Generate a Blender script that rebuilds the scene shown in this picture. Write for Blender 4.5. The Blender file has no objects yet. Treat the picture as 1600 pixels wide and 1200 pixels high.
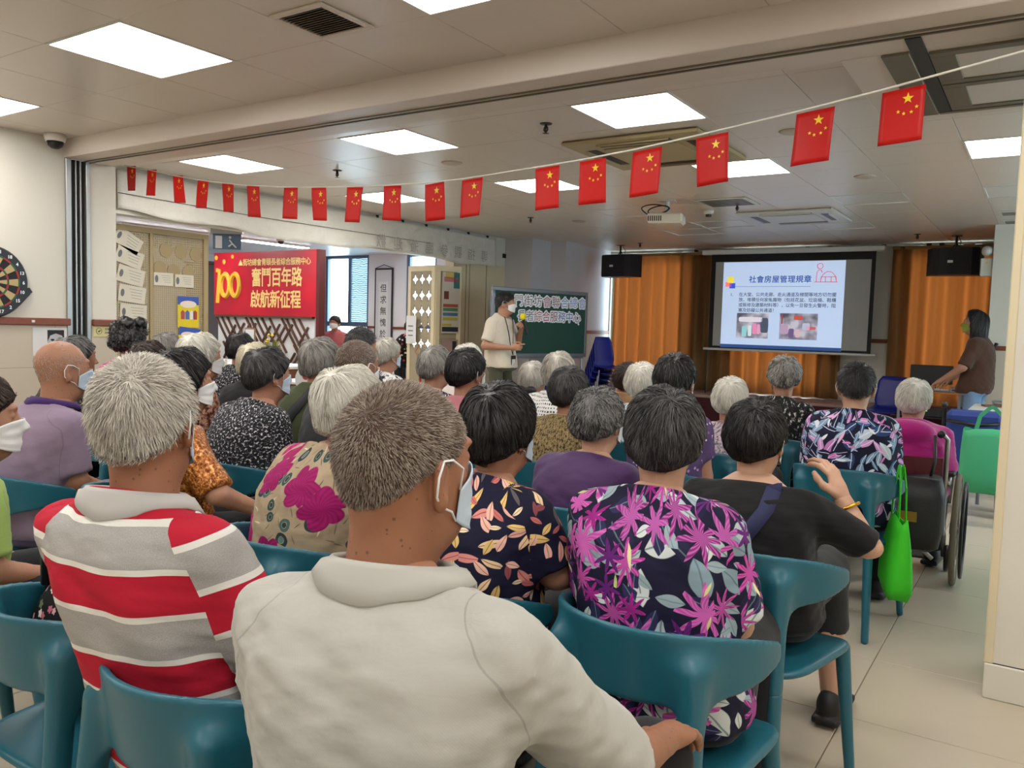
import bpy, math, random, functools
import numpy as np
from mathutils import Matrix, Vector
random.seed(7)
RNG = np.random.default_rng(7)
SC = bpy.context.scene
COL = SC.collection

# ---------------------------------------------------------------- camera
cam = bpy.data.cameras.new('camera'); cam.sensor_width = 36.0
cam.lens = 36.0 * 1273.6 / 1600.0; cam.clip_start = 0.05; cam.clip_end = 200
camo = bpy.data.objects.new('camera', cam); COL.objects.link(camo)
_yaw, _pitch, _roll = (math.radians(a) for a in (33.246, 4.096, 1.647))
_f = Vector((-math.sin(_yaw), math.cos(_yaw), 0)); _r = Vector((math.cos(_yaw), math.sin(_yaw), 0)); _u = Vector((0, 0, 1))
_f2 = _f * math.cos(_pitch) - _u * math.sin(_pitch); _u2 = _u * math.cos(_pitch) + _f * math.sin(_pitch)
_r3 = _r * math.cos(_roll) + _u2 * math.sin(_roll); _u3 = _u2 * math.cos(_roll) - _r * math.sin(_roll)
_m = Matrix((_r3, _u3, -_f2)).transposed().to_4x4(); _m.translation = Vector((0, 0, 1.32))
camo.matrix_world = _m
SC.camera = camo
# ---------------------------------------------------------------- daylight and exposure
world = bpy.data.worlds.new('world'); SC.world = world; world.use_nodes = True
_bg = world.node_tree.nodes['Background']; _bg.inputs[0].default_value = (0.80, 0.90, 1.0, 1); _bg.inputs[1].default_value = 7.5
SC.view_settings.view_transform = 'Standard'; SC.view_settings.look = 'None'
SC.view_settings.gamma = 1.0; SC.view_settings.use_curve_mapping = False
SC.view_settings.exposure = 0.85
SC.cycles.max_bounces = 6; SC.cycles.diffuse_bounces = 3; SC.cycles.glossy_bounces = 3; SC.cycles.transmission_bounces = 4; SC.cycles.transparent_max_bounces = 8
SC.cycles.caustics_reflective = False; SC.cycles.caustics_refractive = False; SC.cycles.sample_clamp_indirect = 6.0
LAMP = 9.0        # strength of the ceiling light panels

# ---------------------------------------------------------------- helpers: objects
def L(h):
    """sRGB hex or 0-255 triple -> linear rgb"""
    if isinstance(h, str): h = tuple(int(h[i:i+2], 16) for i in (0, 2, 4))
    if max(h) > 1.0 or isinstance(h[0], int): h = tuple(c / 255.0 for c in h)
    return tuple(c / 12.92 if c <= 0.04045 else ((c + 0.055) / 1.055) ** 2.4 for c in h)
def empty(name, loc=(0, 0, 0), rz=0.0):
    o = bpy.data.objects.new(name, None); COL.objects.link(o); o.location = loc; o.rotation_euler = (0, 0, rz); o.empty_display_size = 0.05
    return o
def tag(o, label=None, cat=None, group=None, kind=None):
    if label: o['label'] = label
    if cat: o['category'] = cat
    if group: o['group'] = group
    if kind: o['kind'] = kind
    return o
def setmat(o, m):
    if o.data.materials: o.material_slots[0].link = 'OBJECT'; o.material_slots[0].material = m
    else: o.data.materials.append(m)
def link(name, me, m=None, parent=None, loc=None, rot=None, scale=None):
    o = bpy.data.objects.new(name, me); COL.objects.link(o)
    if m is not None:
        if len(me.materials) == 0: me.materials.append(m)
        elif me.materials[0] != m: o.material_slots[0].link = 'OBJECT'; o.material_slots[0].material = m
    if parent is not None: o.parent = parent
    if loc is not None: o.location = loc
    if rot is not None: o.rotation_euler = rot
    if scale is not None: o.scale = scale
    return o
def mesh_np(name, v, f, smooth=True, attrs=None):
    """f: (M,4) or (M,3) int array"""
    v = np.asarray(v, np.float32); f = np.asarray(f, np.int32); me = bpy.data.meshes.new(name)
    me.vertices.add(len(v)); me.vertices.foreach_set('co', v.ravel())
    k = f.shape[1]; me.loops.add(f.size); me.loops.foreach_set('vertex_index', f.ravel())
    me.polygons.add(len(f)); me.polygons.foreach_set('loop_start', np.arange(0, f.size, k, dtype=np.int32))
    me.polygons.foreach_set('use_smooth', np.full(len(f), smooth, bool))
    for n, (ty, a) in (attrs or {}).items():
        at = me.attributes.new(n, ty, 'POINT')
        at.data.foreach_set('vector' if ty == 'FLOAT_VECTOR' else 'value', np.asarray(a, np.float32).ravel())
    me.update(calc_edges=True); return me
def mesh_py(name, v, f, smooth=False):
    me = bpy.data.meshes.new(name); me.from_pydata([tuple(p) for p in v], [], f)
    if smooth: me.polygons.foreach_set('use_smooth', [True] * len(me.polygons))
    me.update(); return me
class MB:
    """collects boxes, tubes, lathes and prisms into one mesh"""
    def __init__(s): s.v = []; s.f = []
    def add(s, v, f):
        o = len(s.v); s.v += [tuple(p) for p in v]; s.f += [tuple(i + o for i in q) for q in f]; return s
    def box(s, lo, hi, M=None, bev=0.0):
        x0, y0, z0 = lo; x1, y1, z1 = hi
        b = min(bev, (x1-x0)*.45, (y1-y0)*.45, (z1-z0)*.45)
        if b <= 0:
            v = [(x0,y0,z0),(x1,y0,z0),(x1,y1,z0),(x0,y1,z0),(x0,y0,z1),(x1,y0,z1),(x1,y1,z1),(x0,y1,z1)]
            f = [(0,3,2,1),(4,5,6,7),(0,1,5,4),(1,2,6,5),(2,3,7,6),(3,0,4,7)]
        else:
            v = []; idx = {}
            for ix, (xa, sx) in enumerate(((x0,1),(x1,-1))):
                for iy, (ya, sy) in enumerate(((y0,1),(y1,-1))):
                    for iz, (za, sz) in enumerate(((z0,1),(z1,-1))):
                        for a in range(3):
                            p = [xa+sx*b, ya+sy*b, za+sz*b]; p[a] = (xa, ya, za)[a]
                            idx[ix,iy,iz,a] = len(v); v.append(tuple(p))
            f = []
            def q(*k): f.append(tuple(idx[i] for i in k))
            for i in (0,1):
                t = ((0,0),(1,0),(1,1),(0,1)) if i else ((0,0),(0,1),(1,1),(1,0))
                q(*[(i,a,c,0) for a,c in t]); q(*[(c,i,a,1) for a,c in t]); q(*[(a,c,i,2) for a,c in t])
            for i in (0,1):
                for j in (0,1):
                    fl = (i == j)
                    e = [(0,i,j,1),(1,i,j,1),(1,i,j,2),(0,i,j,2)]; q(*(e if fl else e[::-1]))
                    e = [(j,0,i,2),(j,1,i,2),(j,1,i,0),(j,0,i,0)]; q(*(e if fl else e[::-1]))
                    e = [(i,j,0,0),(i,j,1,0),(i,j,1,1),(i,j,0,1)]; q(*(e if fl else e[::-1]))
                    for k in (0,1):
                        e = [(i,j,k,0),(i,j,k,1),(i,j,k,2)]; q(*(e if (i+j+k) % 2 == 1 else e[::-1]))
        if M is not None: v = [M @ Vector(p) for p in v]
        return s.add(v, f)
    def tube(s, pts, r, n=8, caps=True, closed=False):
        pts = [Vector(p) for p in pts]; m = len(pts)
        rs = list(r) if hasattr(r, '__len__') else [r] * m
        v = []; f = []; side = None
        for i, p in enumerate(pts):
            a = pts[(i-1) % m] if (closed or i) else p; b = pts[(i+1) % m] if (closed or i < m-1) else p
            t = (b - a).normalized()
            if side is None: side = t.orthogonal().normalized()
            side = (side - t * side.dot(t)); side = side.normalized() if side.length > 1e-6 else t.orthogonal().normalized()
            up = t.cross(side)
            for k in range(n):
                an = 2*math.pi*k/n; v.append(p + (side*math.cos(an) + up*math.sin(an)) * rs[i])
        for i in range(m if closed else m-1):
            for k in range(n):
                a = i*n+k; b = i*n+(k+1) % n; c = ((i+1) % m)*n+(k+1) % n; d = ((i+1) % m)*n+k; f.append((a,b,c,d))
        if caps and not closed: f.append(tuple(range(n-1,-1,-1))); f.append(tuple(range((m-1)*n, m*n)))
        return s.add(v, f)
    def lathe(s, prof, n=24, M=None, caps=True):
        v = []; f = []; m = len(prof)
        for r, z in prof:
            for k in range(n): a = 2*math.pi*k/n; v.append(Vector((r*math.cos(a), r*math.sin(a), z)))
        for i in range(m-1):
            for k in range(n): f.append((i*n+k, i*n+(k+1) % n, (i+1)*n+(k+1) % n, (i+1)*n+k))
        if caps: f.append(tuple(range(n-1,-1,-1))); f.append(tuple(range((m-1)*n, m*n)))
        if M is not None: v = [M @ p for p in v]
        return s.add(v, f)
    def prism(s, poly, z0, z1, M=None):
        n = len(poly); v = [Vector((x,y,z0)) for x,y in poly] + [Vector((x,y,z1)) for x,y in poly]
        f = [tuple(range(n-1,-1,-1)), tuple(range(n,2*n))] + [(i,(i+1) % n,n+(i+1) % n,n+i) for i in range(n)]
        if M is not None: v = [M @ p for p in v]
        return s.add(v, f)
    def mesh(s, name, smooth=False): return mesh_py(name, s.v, s.f, smooth)
    def build(s, name, m, parent=None, smooth=False, loc=None, rot=None): return link(name, s.mesh(name, smooth), m, parent, loc, rot)
def box(name, lo, hi, m, parent=None, bev=0.0, rz=None):
    return MB().box(lo, hi, bev=bev).build(name, m, parent)
def rotz(a): return Matrix.Rotation(a, 4, 'Z')
_fonts = {}
def text_mesh(s, size=1.0, bold=0.0, space=1.0, align='CENTER'):
    c = bpy.data.curves.new('lettering', 'FONT'); c.body = s; c.size = size; c.align_x = align; c.align_y = 'CENTER'
    c.resolution_u = 2; c.space_character = space
    o = bpy.data.objects.new('lettering', c)
    me = bpy.data.meshes.new_from_object(o)
    bpy.data.objects.remove(o); me.materials.clear()
    if bold > 0:
        co = np.empty(len(me.vertices)*3, np.float32); me.vertices.foreach_get('co', co); co = co.reshape(-1, 3); fs = [tuple(p.vertices) for p in me.polygons]; n = len(co)
        k = 8; V = [co]; F = list(fs)
        for j in range(k):
            V.append(co + np.array((math.cos(2*math.pi*j/k)*bold, math.sin(2*math.pi*j/k)*bold, -.00006*(j+1)), np.float32)); F += [tuple(i+n*(j+1) for i in q) for q in fs]
        me = mesh_py('lettering', np.concatenate(V), F)
    return me
def copy_tree(o, parent=None):
    c = o.copy(); COL.objects.link(c)
    if parent is not None: c.parent = parent
    for ch in list(o.children): copy_tree(ch, c)
    return c

# ---------------------------------------------------------------- helpers: materials
class NT:
    def __init__(s, name):
        s.m = bpy.data.materials.new(name); s.m.use_nodes = True; s.t = s.m.node_tree
        s.b = s.t.nodes['Principled BSDF']; s.o = s.t.nodes['Material Output']
    def n(s, ty, **kw):
        nd = s.t.nodes.new('ShaderNode' + ty)
        for k, v in kw.items():
            if k.startswith('i') and k[1:].isdigit(): s.put(nd.inputs[int(k[1:])], v)
            elif k.startswith('_'): s.put(nd.inputs[k[1:].replace('_', ' ')], v)
            else: setattr(nd, k, v)
        return nd
    def put(s, inp, v):
        if hasattr(v, 'is_output'): s.t.links.new(v, inp)
        elif inp.type == 'RGBA' and hasattr(v, '__len__') and len(v) == 3: inp.default_value = (*v, 1)
        else: inp.default_value = v
    def math(s, op, a, b=None, c=None, clamp=False):
        nd = s.n('Math', operation=op, i0=a, use_clamp=clamp)
        if b is not None: s.put(nd.inputs[1], b)
        if c is not None: s.put(nd.inputs[2], c)
        return nd.outputs[0]
    def vmath(s, op, a, b=None, scale=None):
        nd = s.n('VectorMath', operation=op, i0=a)
        if b is not None: s.put(nd.inputs[1], b)
        if scale is not None: s.put(nd.inputs['Scale'], scale)
        return nd.outputs[1] if op in ('LENGTH', 'DOT_PRODUCT', 'DISTANCE') else nd.outputs[0]
    def mix(s, fac, a, b, blend='MIX'):
        nd = s.n('Mix', data_type='RGBA', blend_type=blend); s.put(nd.inputs[0], fac); s.put(nd.inputs[6], a); s.put(nd.inputs[7], b)
        return nd.outputs[2]
    def ramp(s, fac, stops, interp='LINEAR'):
        nd = s.n('ValToRGB', i0=fac); cr = nd.color_ramp; cr.interpolation = interp
        while len(cr.elements) < len(stops): cr.elements.new(0.5)
        for e, (p, c) in zip(cr.elements, stops): e.position = p; e.color = (*c, 1)
        return nd.outputs[0]
    def noise(s, scale, vec=None, detail=3.0, rough=0.5, dim='3D'):
        nd = s.n('TexNoise', noise_dimensions=dim, _Scale=scale, _Detail=detail, _Roughness=rough)
        if vec is not None: s.put(nd.inputs['Vector'], vec)
        return nd.outputs[0]
    def obj(s): return s.n('TexCoord').outputs['Object']
    def sep(s, v):
        nd = s.n('SeparateXYZ', i0=v); return nd.outputs[0], nd.outputs[1], nd.outputs[2]
    def bump(s, h, strength=0.3, dist=0.01):
        nd = s.n('Bump', _Strength=strength, _Distance=dist, _Height=h); s.put(s.b.inputs['Normal'], nd.outputs[0])
    def done(s, color=None, rough=None, spec=None, metal=None):
        if color is not None: s.put(s.b.inputs['Base Color'], color)
        if rough is not None: s.put(s.b.inputs['Roughness'], rough)
        if spec is not None: s.put(s.b.inputs['Specular IOR Level'], spec)
        if metal is not None: s.put(s.b.inputs['Metallic'], metal)
        return s.m
_mc = {}
def mat(name, c, rough=0.6, metal=0.0, spec=0.5, var=0.0, vscale=8.0, bump=0.0, bscale=60.0, emit=0.0):
    if name in _mc: return _mc[name]
    t = NT(name); c = L(c)
    if var: t.put(t.b.inputs['Base Color'], t.mix(t.noise(vscale, t.obj()), tuple(x*(1-var) for x in c), tuple(min(1, x*(1+var)) for x in c)))
    else: t.put(t.b.inputs['Base Color'], c)
    if bump: t.bump(t.noise(bscale, t.obj(), 4), bump, 0.004)
    if emit: t.put(t.b.inputs['Emission Color'], c); t.put(t.b.inputs['Emission Strength'], emit)
    _mc[name] = t.done(None, rough, spec, metal); return t.m
# ================================================================ THE ROOM
CZ = 2.58
def tile_mat():
    t = NT('floor_tile'); P = t.n('NewGeometry').outputs['Position']
    rnd = t.n('ObjectInfo').outputs['Random']
    n1 = t.noise(1.2, P, 4); n2 = t.noise(9, P, 5)
    c = t.mix(n1, L('b9ad99'), L('c2b6a2')); 
    c = t.mix(t.math('MULTIPLY', rnd, 0.2), c, L('b5aa98'))
    t.put(t.b.inputs['Roughness'], 0.27)
    return t.done(c, None, 0.45)
M_TILE = tile_mat()
M_GROUT = mat('floor_grout', '7d705c', 0.85, var=0.2)
def paint(name, c, var=0.05, rough=0.5):
    t = NT(name); P = t.n('NewGeometry').outputs['Position']; cl = L(c)
    n1 = t.noise(0.9, P, 4)
    t.put(t.b.inputs['Base Color'], t.mix(n1, tuple(x*(1-var) for x in cl), tuple(min(1, x*(1+var)) for x in cl)))
    t.bump(t.noise(160, P, 2), 0.05, 0.002); return t.done(None, rough, 0.4)
M_WALL = paint('cream_wall_paint', 'd9d4c7')
M_WALL2 = paint('pale_grey_wall_paint', 'cbc8cc')
M_LOWER = paint('beige_dado_panel', 'c3b8a6')
M_RWALL = paint('white_wall_paint', 'e6e6ea')
M_CREAM = paint('cream_panel', 'd9ccab')
M_CEIL = paint('ceiling_panel_enamel', 'd6cdc2', 0.03, 0.30)
M_JOINT = mat('ceiling_joint', '8f857a', 0.7)
M_BEAM = paint('beam_enamel', 'd3c8bd', 0.03, 0.42)
M_WOOD = mat('reddish_wood_rail', '7a3c22', 0.4, var=0.25, vscale=30)
M_DARK = mat('dark_track', '22221f', 0.5)
M_ALU = mat('aluminium', 'a4a39f', 0.38, 0.85, var=0.05)
M_ALUD = mat('olive_grey_aluminium', '7b7768', 0.4, 0.6)
M_WHITE = mat('white_plastic', 'd8d6cf', 0.4)
M_BLACK = mat('black_plastic', '121216', 0.42)
M_MAROON = mat('maroon_cloth', '4a1620', 0.85, var=0.2, bump=0.2, bscale=200)

def struct(o, label=None): o['kind'] = 'structure'; return o
# floor: slab with separate tiles on the part of it in view
fl = struct(MB().box((-13.2, -3.2, -0.12), (2.7, 12.3, -0.004)).build('floor', M_GROUT))
tile_me = MB().box((0.002, 0.002, -0.006), (0.598, 0.598, 0.0), bev=0.0015).mesh('tile')
for i in range(-10, 2):
    for j in range(-5, 16):
        x = -0.515 + 0.6*i; y = 2.95 + 0.6*j
        if y > 12.0: continue
        link('tile', tile_me, M_TILE, fl, (x, y, 0))
far = MB()
for (x0, y0, x1, y1) in ((-13.2, -3.2, -6.515, 12.3), (0.685, -3.2, 2.7, 12.3), (-6.515, -3.2, 0.685, -0.05)):
    nx = int((x1-x0)/0.6)+1; ny = int((y1-y0)/0.6)+1
    for i in range(nx):
        for j in range(ny):
            far.box((x0+0.6*i+.002, y0+0.6*j+.002, -0.006), (min(x0+0.6*i+.598, x1), min(y0+0.6*j+.598, y1), 0))
far.build('tile_field', M_TILE, fl)['kind'] = 'stuff'

# ceilings: enamelled panels with joints, lights let into the grid
ce = struct(MB().box((-6.75, -3.2, 2.60), (2.7, 12.3, 2.72)).build('ceiling', M_JOINT))
def panels(xs, rows, lights):
    for (y0, y1) in rows:
        for x0, x1 in zip(xs[:-1], xs[1:]):
            if any(lx0 < (x0+x1)/2 < lx1 and ly0 < (y0+y1)/2 < ly1 for lx0, lx1, ly0, ly1 in lights): continue
            key = (round(x1-x0, 3), round(y1-y0, 3))
            if key not in _pm: _pm[key] = MB().box((.0015, .0015, 0), (key[0]-.0015, key[1]-.0015, .02), bev=.002).mesh('panel')
            link('panel', _pm[key], M_CEIL, ce, (x0, y0, CZ))
_pm = {}
FX = [-6.73] + [-2.375+0.61*k for k in range(-7, 8)] + [2.6]
NX = [-6.1] + [-2.205+0.61*k for k in range(-6, 8)] + [2.6]
def lamp_mat(s, name):
    t = NT(name); t.put(t.b.inputs['Emission Color'], (1.0, 0.98, 0.95)); t.put(t.b.inputs['Emission Strength'], s); return t.done((.9, .9, .9), .5)
M_LAMP = lamp_mat(LAMP, 'lit_diffuser'); M_OFF = mat('unlit_diffuser', 'd5d0c8', 0.3)
lights = []
fl_cols = {-2.375: 'behind the nearer air conditioner', -4.205: 'mid', -6.035: 'left', -0.545: 'right'}
frame_me = MB().box((0,0,-.004),(.61,.014,.016)).box((0,.596,-.004),(.61,.61,.016)).box((0,.014,-.004),(.014,.596,.016)).box((.596,.014,-.004),(.61,.596,.016)).mesh('frame')
diff_me = MB().box((.014,.014,.004),(.596,.596,.014)).mesh('diffuser')
def ceiling_light(x, y, label, lit=True, z=CZ):
    r = tag(empty('ceiling_light' if lit else 'ceiling_access_panel', (x, y, z)), label, 'ceiling light' if lit else 'ceiling panel', 'square ceiling light panels' if lit else 'plain lids in the ceiling')
    link('frame', frame_me, M_WHITE, r); link('diffuser', diff_me, M_LAMP if lit else M_OFF, r); return r
fxs = (-6.035, -4.205, -2.375, -0.545, 1.285)
names = {-6.035: 'nearest the paper covered header', -4.205: 'second from the paper covered header', -2.375: 'third from the paper covered header', -0.545: 'nearest the cream pillar', 1.285: 'past the cream pillar, out of view'}
for y, rn in ((4.12, 'row just past the beam'), (6.0, 'second row past the beam')):
    for x in fxs:
        if (y < 5 and x == -0.545): continue
        lights.append((x, x+.61, y, y+.61)); ceiling_light(x, y, 'lit ceiling panel, %s, %s' % (rn, names[x]))
for (x, y, n) in ((-4.205, 7.88, 'beside the projector'), (-4.205, 9.75, 'between projector and black speaker'), (-2.375, 9.75, 'beyond the farther air conditioner'), (-0.545, 7.88, 'above the person in brown'), (-3.595, 9.14, 'just beyond the projector'), (-1.765,7.88,'in front of the farther air conditioner')):
    lights.append((x, x+.61, y, y+.61)); ceiling_light(x, y, 'plain pale square lid in the ceiling %s' % n, lit=False)
rows = [(3.62, 4.12), (4.12, 4.73), (4.73, 5.365), (5.365, 6.0), (6.0, 6.61), (6.61, 7.245), (7.245, 7.88), (7.88, 8.49), (8.49, 9.14), (9.14, 9.75), (9.75, 10.36), (10.36, 11.0), (11.0, 11.6), (11.6, 12.2)]
panels(FX, rows, lights)
nl = []
nn = {-5.865: 'nearest the dartboard wall', -4.035: 'above the lavender polo shirt', -2.205: 'beside the square vent', -0.375: 'overhead', 1.455: 'right of overhead'}
for y, rn in ((2.06, 'in front of the beam'), (0.2, 'above the camera side'), (-1.66, 'at the back of the near room')):
    for x in (-5.865, -4.035, -2.205, -0.375, 1.455):
        nl.append((x, x+.61, y, y+.61)); ceiling_light(x, y, 'lit ceiling panel %s, %s' % (rn, nn[x]))
panels(NX, [(-3.1, -2.27), (-2.27, -1.66), (-1.66, -1.05), (-1.05, 0.2), (0.2, 0.81), (0.81, 2.06), (2.06, 2.67), (2.67, 3.24)], nl)

# beam with the folding partition track, and the pocket beside the pillar
bm = struct(MB().box((-6.1, 3.24, 2.45), (2.6, 3.40, 2.60), bev=.004).build('beam', M_BEAM))
MB().box((-6.1, 3.43, 2.45), (2.6, 3.62, 2.60), bev=.004).build('beam_side', M_BEAM, bm)
MB().box((-6.1, 3.40, 2.475), (2.6, 3.43, 2.60)).build('track_slot', M_DARK, bm)
MB().box((-6.1, 3.385, 2.444), (2.6, 3.398, 2.4505)).box((-6.1, 3.432, 2.444), (2.6, 3.445, 2.4505)).build('track_lip', M_ALUD, bm)
sf = struct(MB().box((-0.80, 3.62, 2.45), (2.6, 4.78, 2.575), bev=.004).build('trim_partition_pocket', M_BEAM))
def pocket(x0, x1, y0, y1):
    fr = MB()
    for a, b in (((x0, y0), (x1, y0+.05)), ((x0, y1-.05), (x1, y1)), ((x0, y0+.05), (x0+.09, y1-.05)), ((x1-.05, y0+.05), (x1, y1-.05))): fr.box((a[0], a[1], 2.438), (b[0], b[1], 2.4505), bev=.002)
    fr.build('panel_frame', M_ALUD, sf)
    MB().box((x0+.09, y0+.05, 2.444), (x1-.05, y1-.05, 2.4505)).build('panel', M_BEAM, sf)
pocket(-.47, .75, 3.66, 4.12); pocket(-.47, .75, 4.14, 4.60); pocket(.77, 2.0, 3.66, 4.12); pocket(.77, 2.0, 4.14, 4.60)
MB().box((-.53, 3.45, 2.441), (-.475, 4.62, 2.4505)).build('track_slot', M_DARK, sf)
MB().box((-.64, 3.62, 2.439), (-.535, 4.66, 2.4505), bev=.003).box((-.53, 4.625, 2.439), (2.0, 4.66, 2.4505)).build('track_lip', M_ALUD, sf)

# walls of the near room
wl = struct(MB().box((-6.25, -3.2, 0), (-6.1, 3.25, 2.60)).build('wall_left', M_WALL))
MB().box((-6.101, -3.2, 0.0), (-6.088, 3.245, 1.225)).build('dado_panel', M_LOWER, wl)
for k in range(9): MB().box((-6.0885, -2.6+.72*k, 0), (-6.087, -2.597+.72*k, 1.22)).build('seam', M_JOINT, wl)
MB().box((-6.0885, -3.2, .92), (-6.087, 3.245, .923)).build('seam', M_JOINT, wl)
t1 = struct(MB().box((-6.10, -3.2, 1.225), (-6.068, 3.27, 1.278), bev=.006).build('trim_1', M_WOOD))
w2 = struct(MB().box((-6.25, 3.43, 0), (-6.1, 3.64, 2.45)).box((-6.75, 3.56, 0), (-6.25, 3.64, 2.60)).build('wall_left_return', M_WALL))
MB().box((-6.101, 3.435, 0.0), (-6.09, 3.64, 1.225)).build('dado_panel', M_LOWER, w2)
t2 = struct(MB().box((-6.10, 3.44, 1.225), (-6.068, 3.645, 1.278), bev=.006).build('trim_2', M_WOOD))
jb = struct(MB().box((-6.25, 3.25, 0), (-6.085, 3.29, 2.45), bev=.003).box((-6.25, 3.40, 0), (-6.085, 3.43, 2.45), bev=.003).build('trim_3_door_jamb', M_ALU))
MB().box((-6.25, 3.29, 0), (-6.12, 3.40, 2.45)).build('jamb_channel', M_DARK, jb)
MB().box((-6.12, 3.325, 0), (-6.1, 3.335, 2.45)).box((-6.12, 3.36, 0), (-6.1, 3.37, 2.45)).build('jamb_rib', M_ALU, jb)
wr = MB().box((2.6, -3.2, 0), (2.75, 12.3, .95)).box((2.6, -3.2, 2.3), (2.75, 12.3, 2.60)); _y = -3.2
ADDED_RWIN = ((5.2, 7.0), (7.8, 9.6))  # assumed openings out of view, added to bring daylight onto the left walls
for a, b in ADDED_RWIN: wr.box((2.6, _y, .95), (2.75, a, 2.3)); _y = b
wr.box((2.6, _y, .95), (2.75, 12.3, 2.3)); struct(wr.build('wall_right', M_WALL))
struct(MB().box((-6.25, -3.3, 0), (2.75, -3.1, 2.60)).build('wall_near', M_WALL))
# cream pillar at the right
pl = struct(MB().box((-0.12, 3.43, 0), (2.6, 3.80, 2.45), bev=.006).build('pillar_right', M_WALL))
MB().box((-0.125, 3.418, 0), (2.6, 3.44, 0.13), bev=.003).build('skirting', M_WALL, pl)
MB().box((-0.122, 3.4295, .13), (2.6, 3.435, .134)).build('seam', M_DARK, pl)
MB().box((-0.128, 3.424, .13), (-.098, 3.46, 2.45), bev=.004).build('corner_guard', M_CREAM, pl)
# far left wall: opening to the reception under a header, closed leaf, two stepped pillars
hd = struct(MB().box((-6.86, 3.64, 2.18), (-6.72, 9.97, 2.60)).build('header_left', M_WALL))
wf = struct(MB().box((-6.86, 8.75, 0), (-6.72, 9.97, 2.18)).build('wall_left_far', M_CREAM))
for y in (9.02, 9.10, 9.5): MB().box((-6.722, y, 0), (-6.712, y+.006, 2.18)).build('seam', M_JOINT, wf)
MB().box((-6.74, 9.90, 2.30), (-6.70, 9.965, 2.36)).build('bracket', M_BLACK, wf)
p1 = struct(MB().box((-6.90, 9.97, 0), (-6.255, 12.35, 2.60)).build('wall_left_step', M_WALL2))
p2 = struct(MB().box((-6.255, 10.49, 0), (-5.995, 10.95, 2.60)).build('pillar_far_left', M_WALL2))
p3 = struct(MB().box((-6.255, 10.95, 0), (-6.12, 12.35, 2.60)).build('wall_left_end', M_WALL2))
struct(MB().box((-6.12, 10.95, 1.225), (-6.095, 12.2, 1.278)).build('trim_4', M_WOOD))
MB().box((-6.121, 10.95, 0), (-6.11, 12.2, 1.225)).build('dado_panel', M_LOWER, p3)
# back wall with three windows behind the curtains
bw = MB(); ops = [(-6.1, -4.8), (-4.0, -2.75), (-1.62, -0.6)]; x = -6.25
bw.box((-6.25, 12.2, 0), (2.7, 12.35, .42)).box((-6.25, 12.2, 2.5), (2.7, 12.35, 2.60))
for a, b in ops:
    bw.box((x, 12.2, .42), (a, 12.35, 2.5)); x = b
bw.box((x, 12.2, .42), (2.7, 12.35, 2.5)); bwo = struct(bw.build('wall_back', M_WALL))
def glass_mat(name, tint, a=0.12):
    t = NT(name); tr = t.n('BsdfTransparent', i0=(*L(tint), 1)); gl = t.n('BsdfGlossy', i1=0.05); mx = t.n('MixShader', i0=a, i1=tr.outputs[0], i2=gl.outputs[0])
    t.t.links.new(mx.outputs[0], t.o.inputs[0]); return t.m
M_GLASS = glass_mat('window_glass', 'e8f2f4')
for k, (a, b) in enumerate(ops):
    w = struct(empty('window_%d' % (k+1), (a, 12.27, .42))); wd = b-a; h = 2.08
    MB().box((0, 0, 0), (wd, .05, .05)).box((0, 0, h-.05), (wd, .05, h)).box((0, 0, .05), (.05, .05, h-.05)).box((wd-.05, 0, .05), (wd, .05, h-.05)).box((wd/2-.025, 0, .05), (wd/2+.025, .05, h-.05)).build('window_frame', M_ALU, w)
    for s in (0, 1): MB().box((.05 if s == 0 else wd/2+.025, .022, .05), (wd/2-.025 if s == 0 else wd-.05, .028, h-.05)).build('pane', M_GLASS, w)
for k, (a, b) in enumerate(ADDED_RWIN):  # frames and panes of the added, unseen right wall windows
    w = struct(empty('window_%d' % (k+6), (2.66, a, .95))); wd = b-a; h = 1.35
    MB().box((0, 0, 0), (.05, wd, .05)).box((0, 0, h-.05), (.05, wd, h)).box((0, 0, .05), (.05, .05, h-.05)).box((0, wd-.05, .05), (.05, wd, h-.05)).box((0, wd/2-.025, .05), (.05, wd/2+.025, h-.05)).build('window_frame', M_ALU, w)
    for s in (0, 1): MB().box((.022, .05 if s == 0 else wd/2+.025, .05), (.028, wd/2-.025 if s == 0 else wd-.05, h-.05)).build('pane', M_GLASS, w)
struct(MB().box((-2.45, 12.17, 1.225), (-1.62, 12.2, 1.278)).build('trim_5', M_WOOD))
# wall stub at the far right
rs = struct(MB().box((-0.575, 10.5, 0), (2.6, 10.62, 2.60)).build('wall_right_stub', M_WALL))
struct(MB().box((-0.575, 10.47, 1.2), (2.6, 10.5, 1.25), bev=.005).build('trim_6', M_WOOD))
MB().box((-0.575, 10.488, 0), (2.6, 10.5, 1.2)).build('dado_panel', M_LOWER, rs)
# low stage along the back wall
st = struct(MB().box((-6.1, 11.35, 0), (-0.6, 12.2, .36)).build('floor_stage', M_MAROON))
MB().box((-6.1, 11.33, .36), (-0.6, 12.2, .40), bev=.008).build('stage_top', mat('stage_top_pinkish', 'a98c84', 0.6, var=.1), st)

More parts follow.
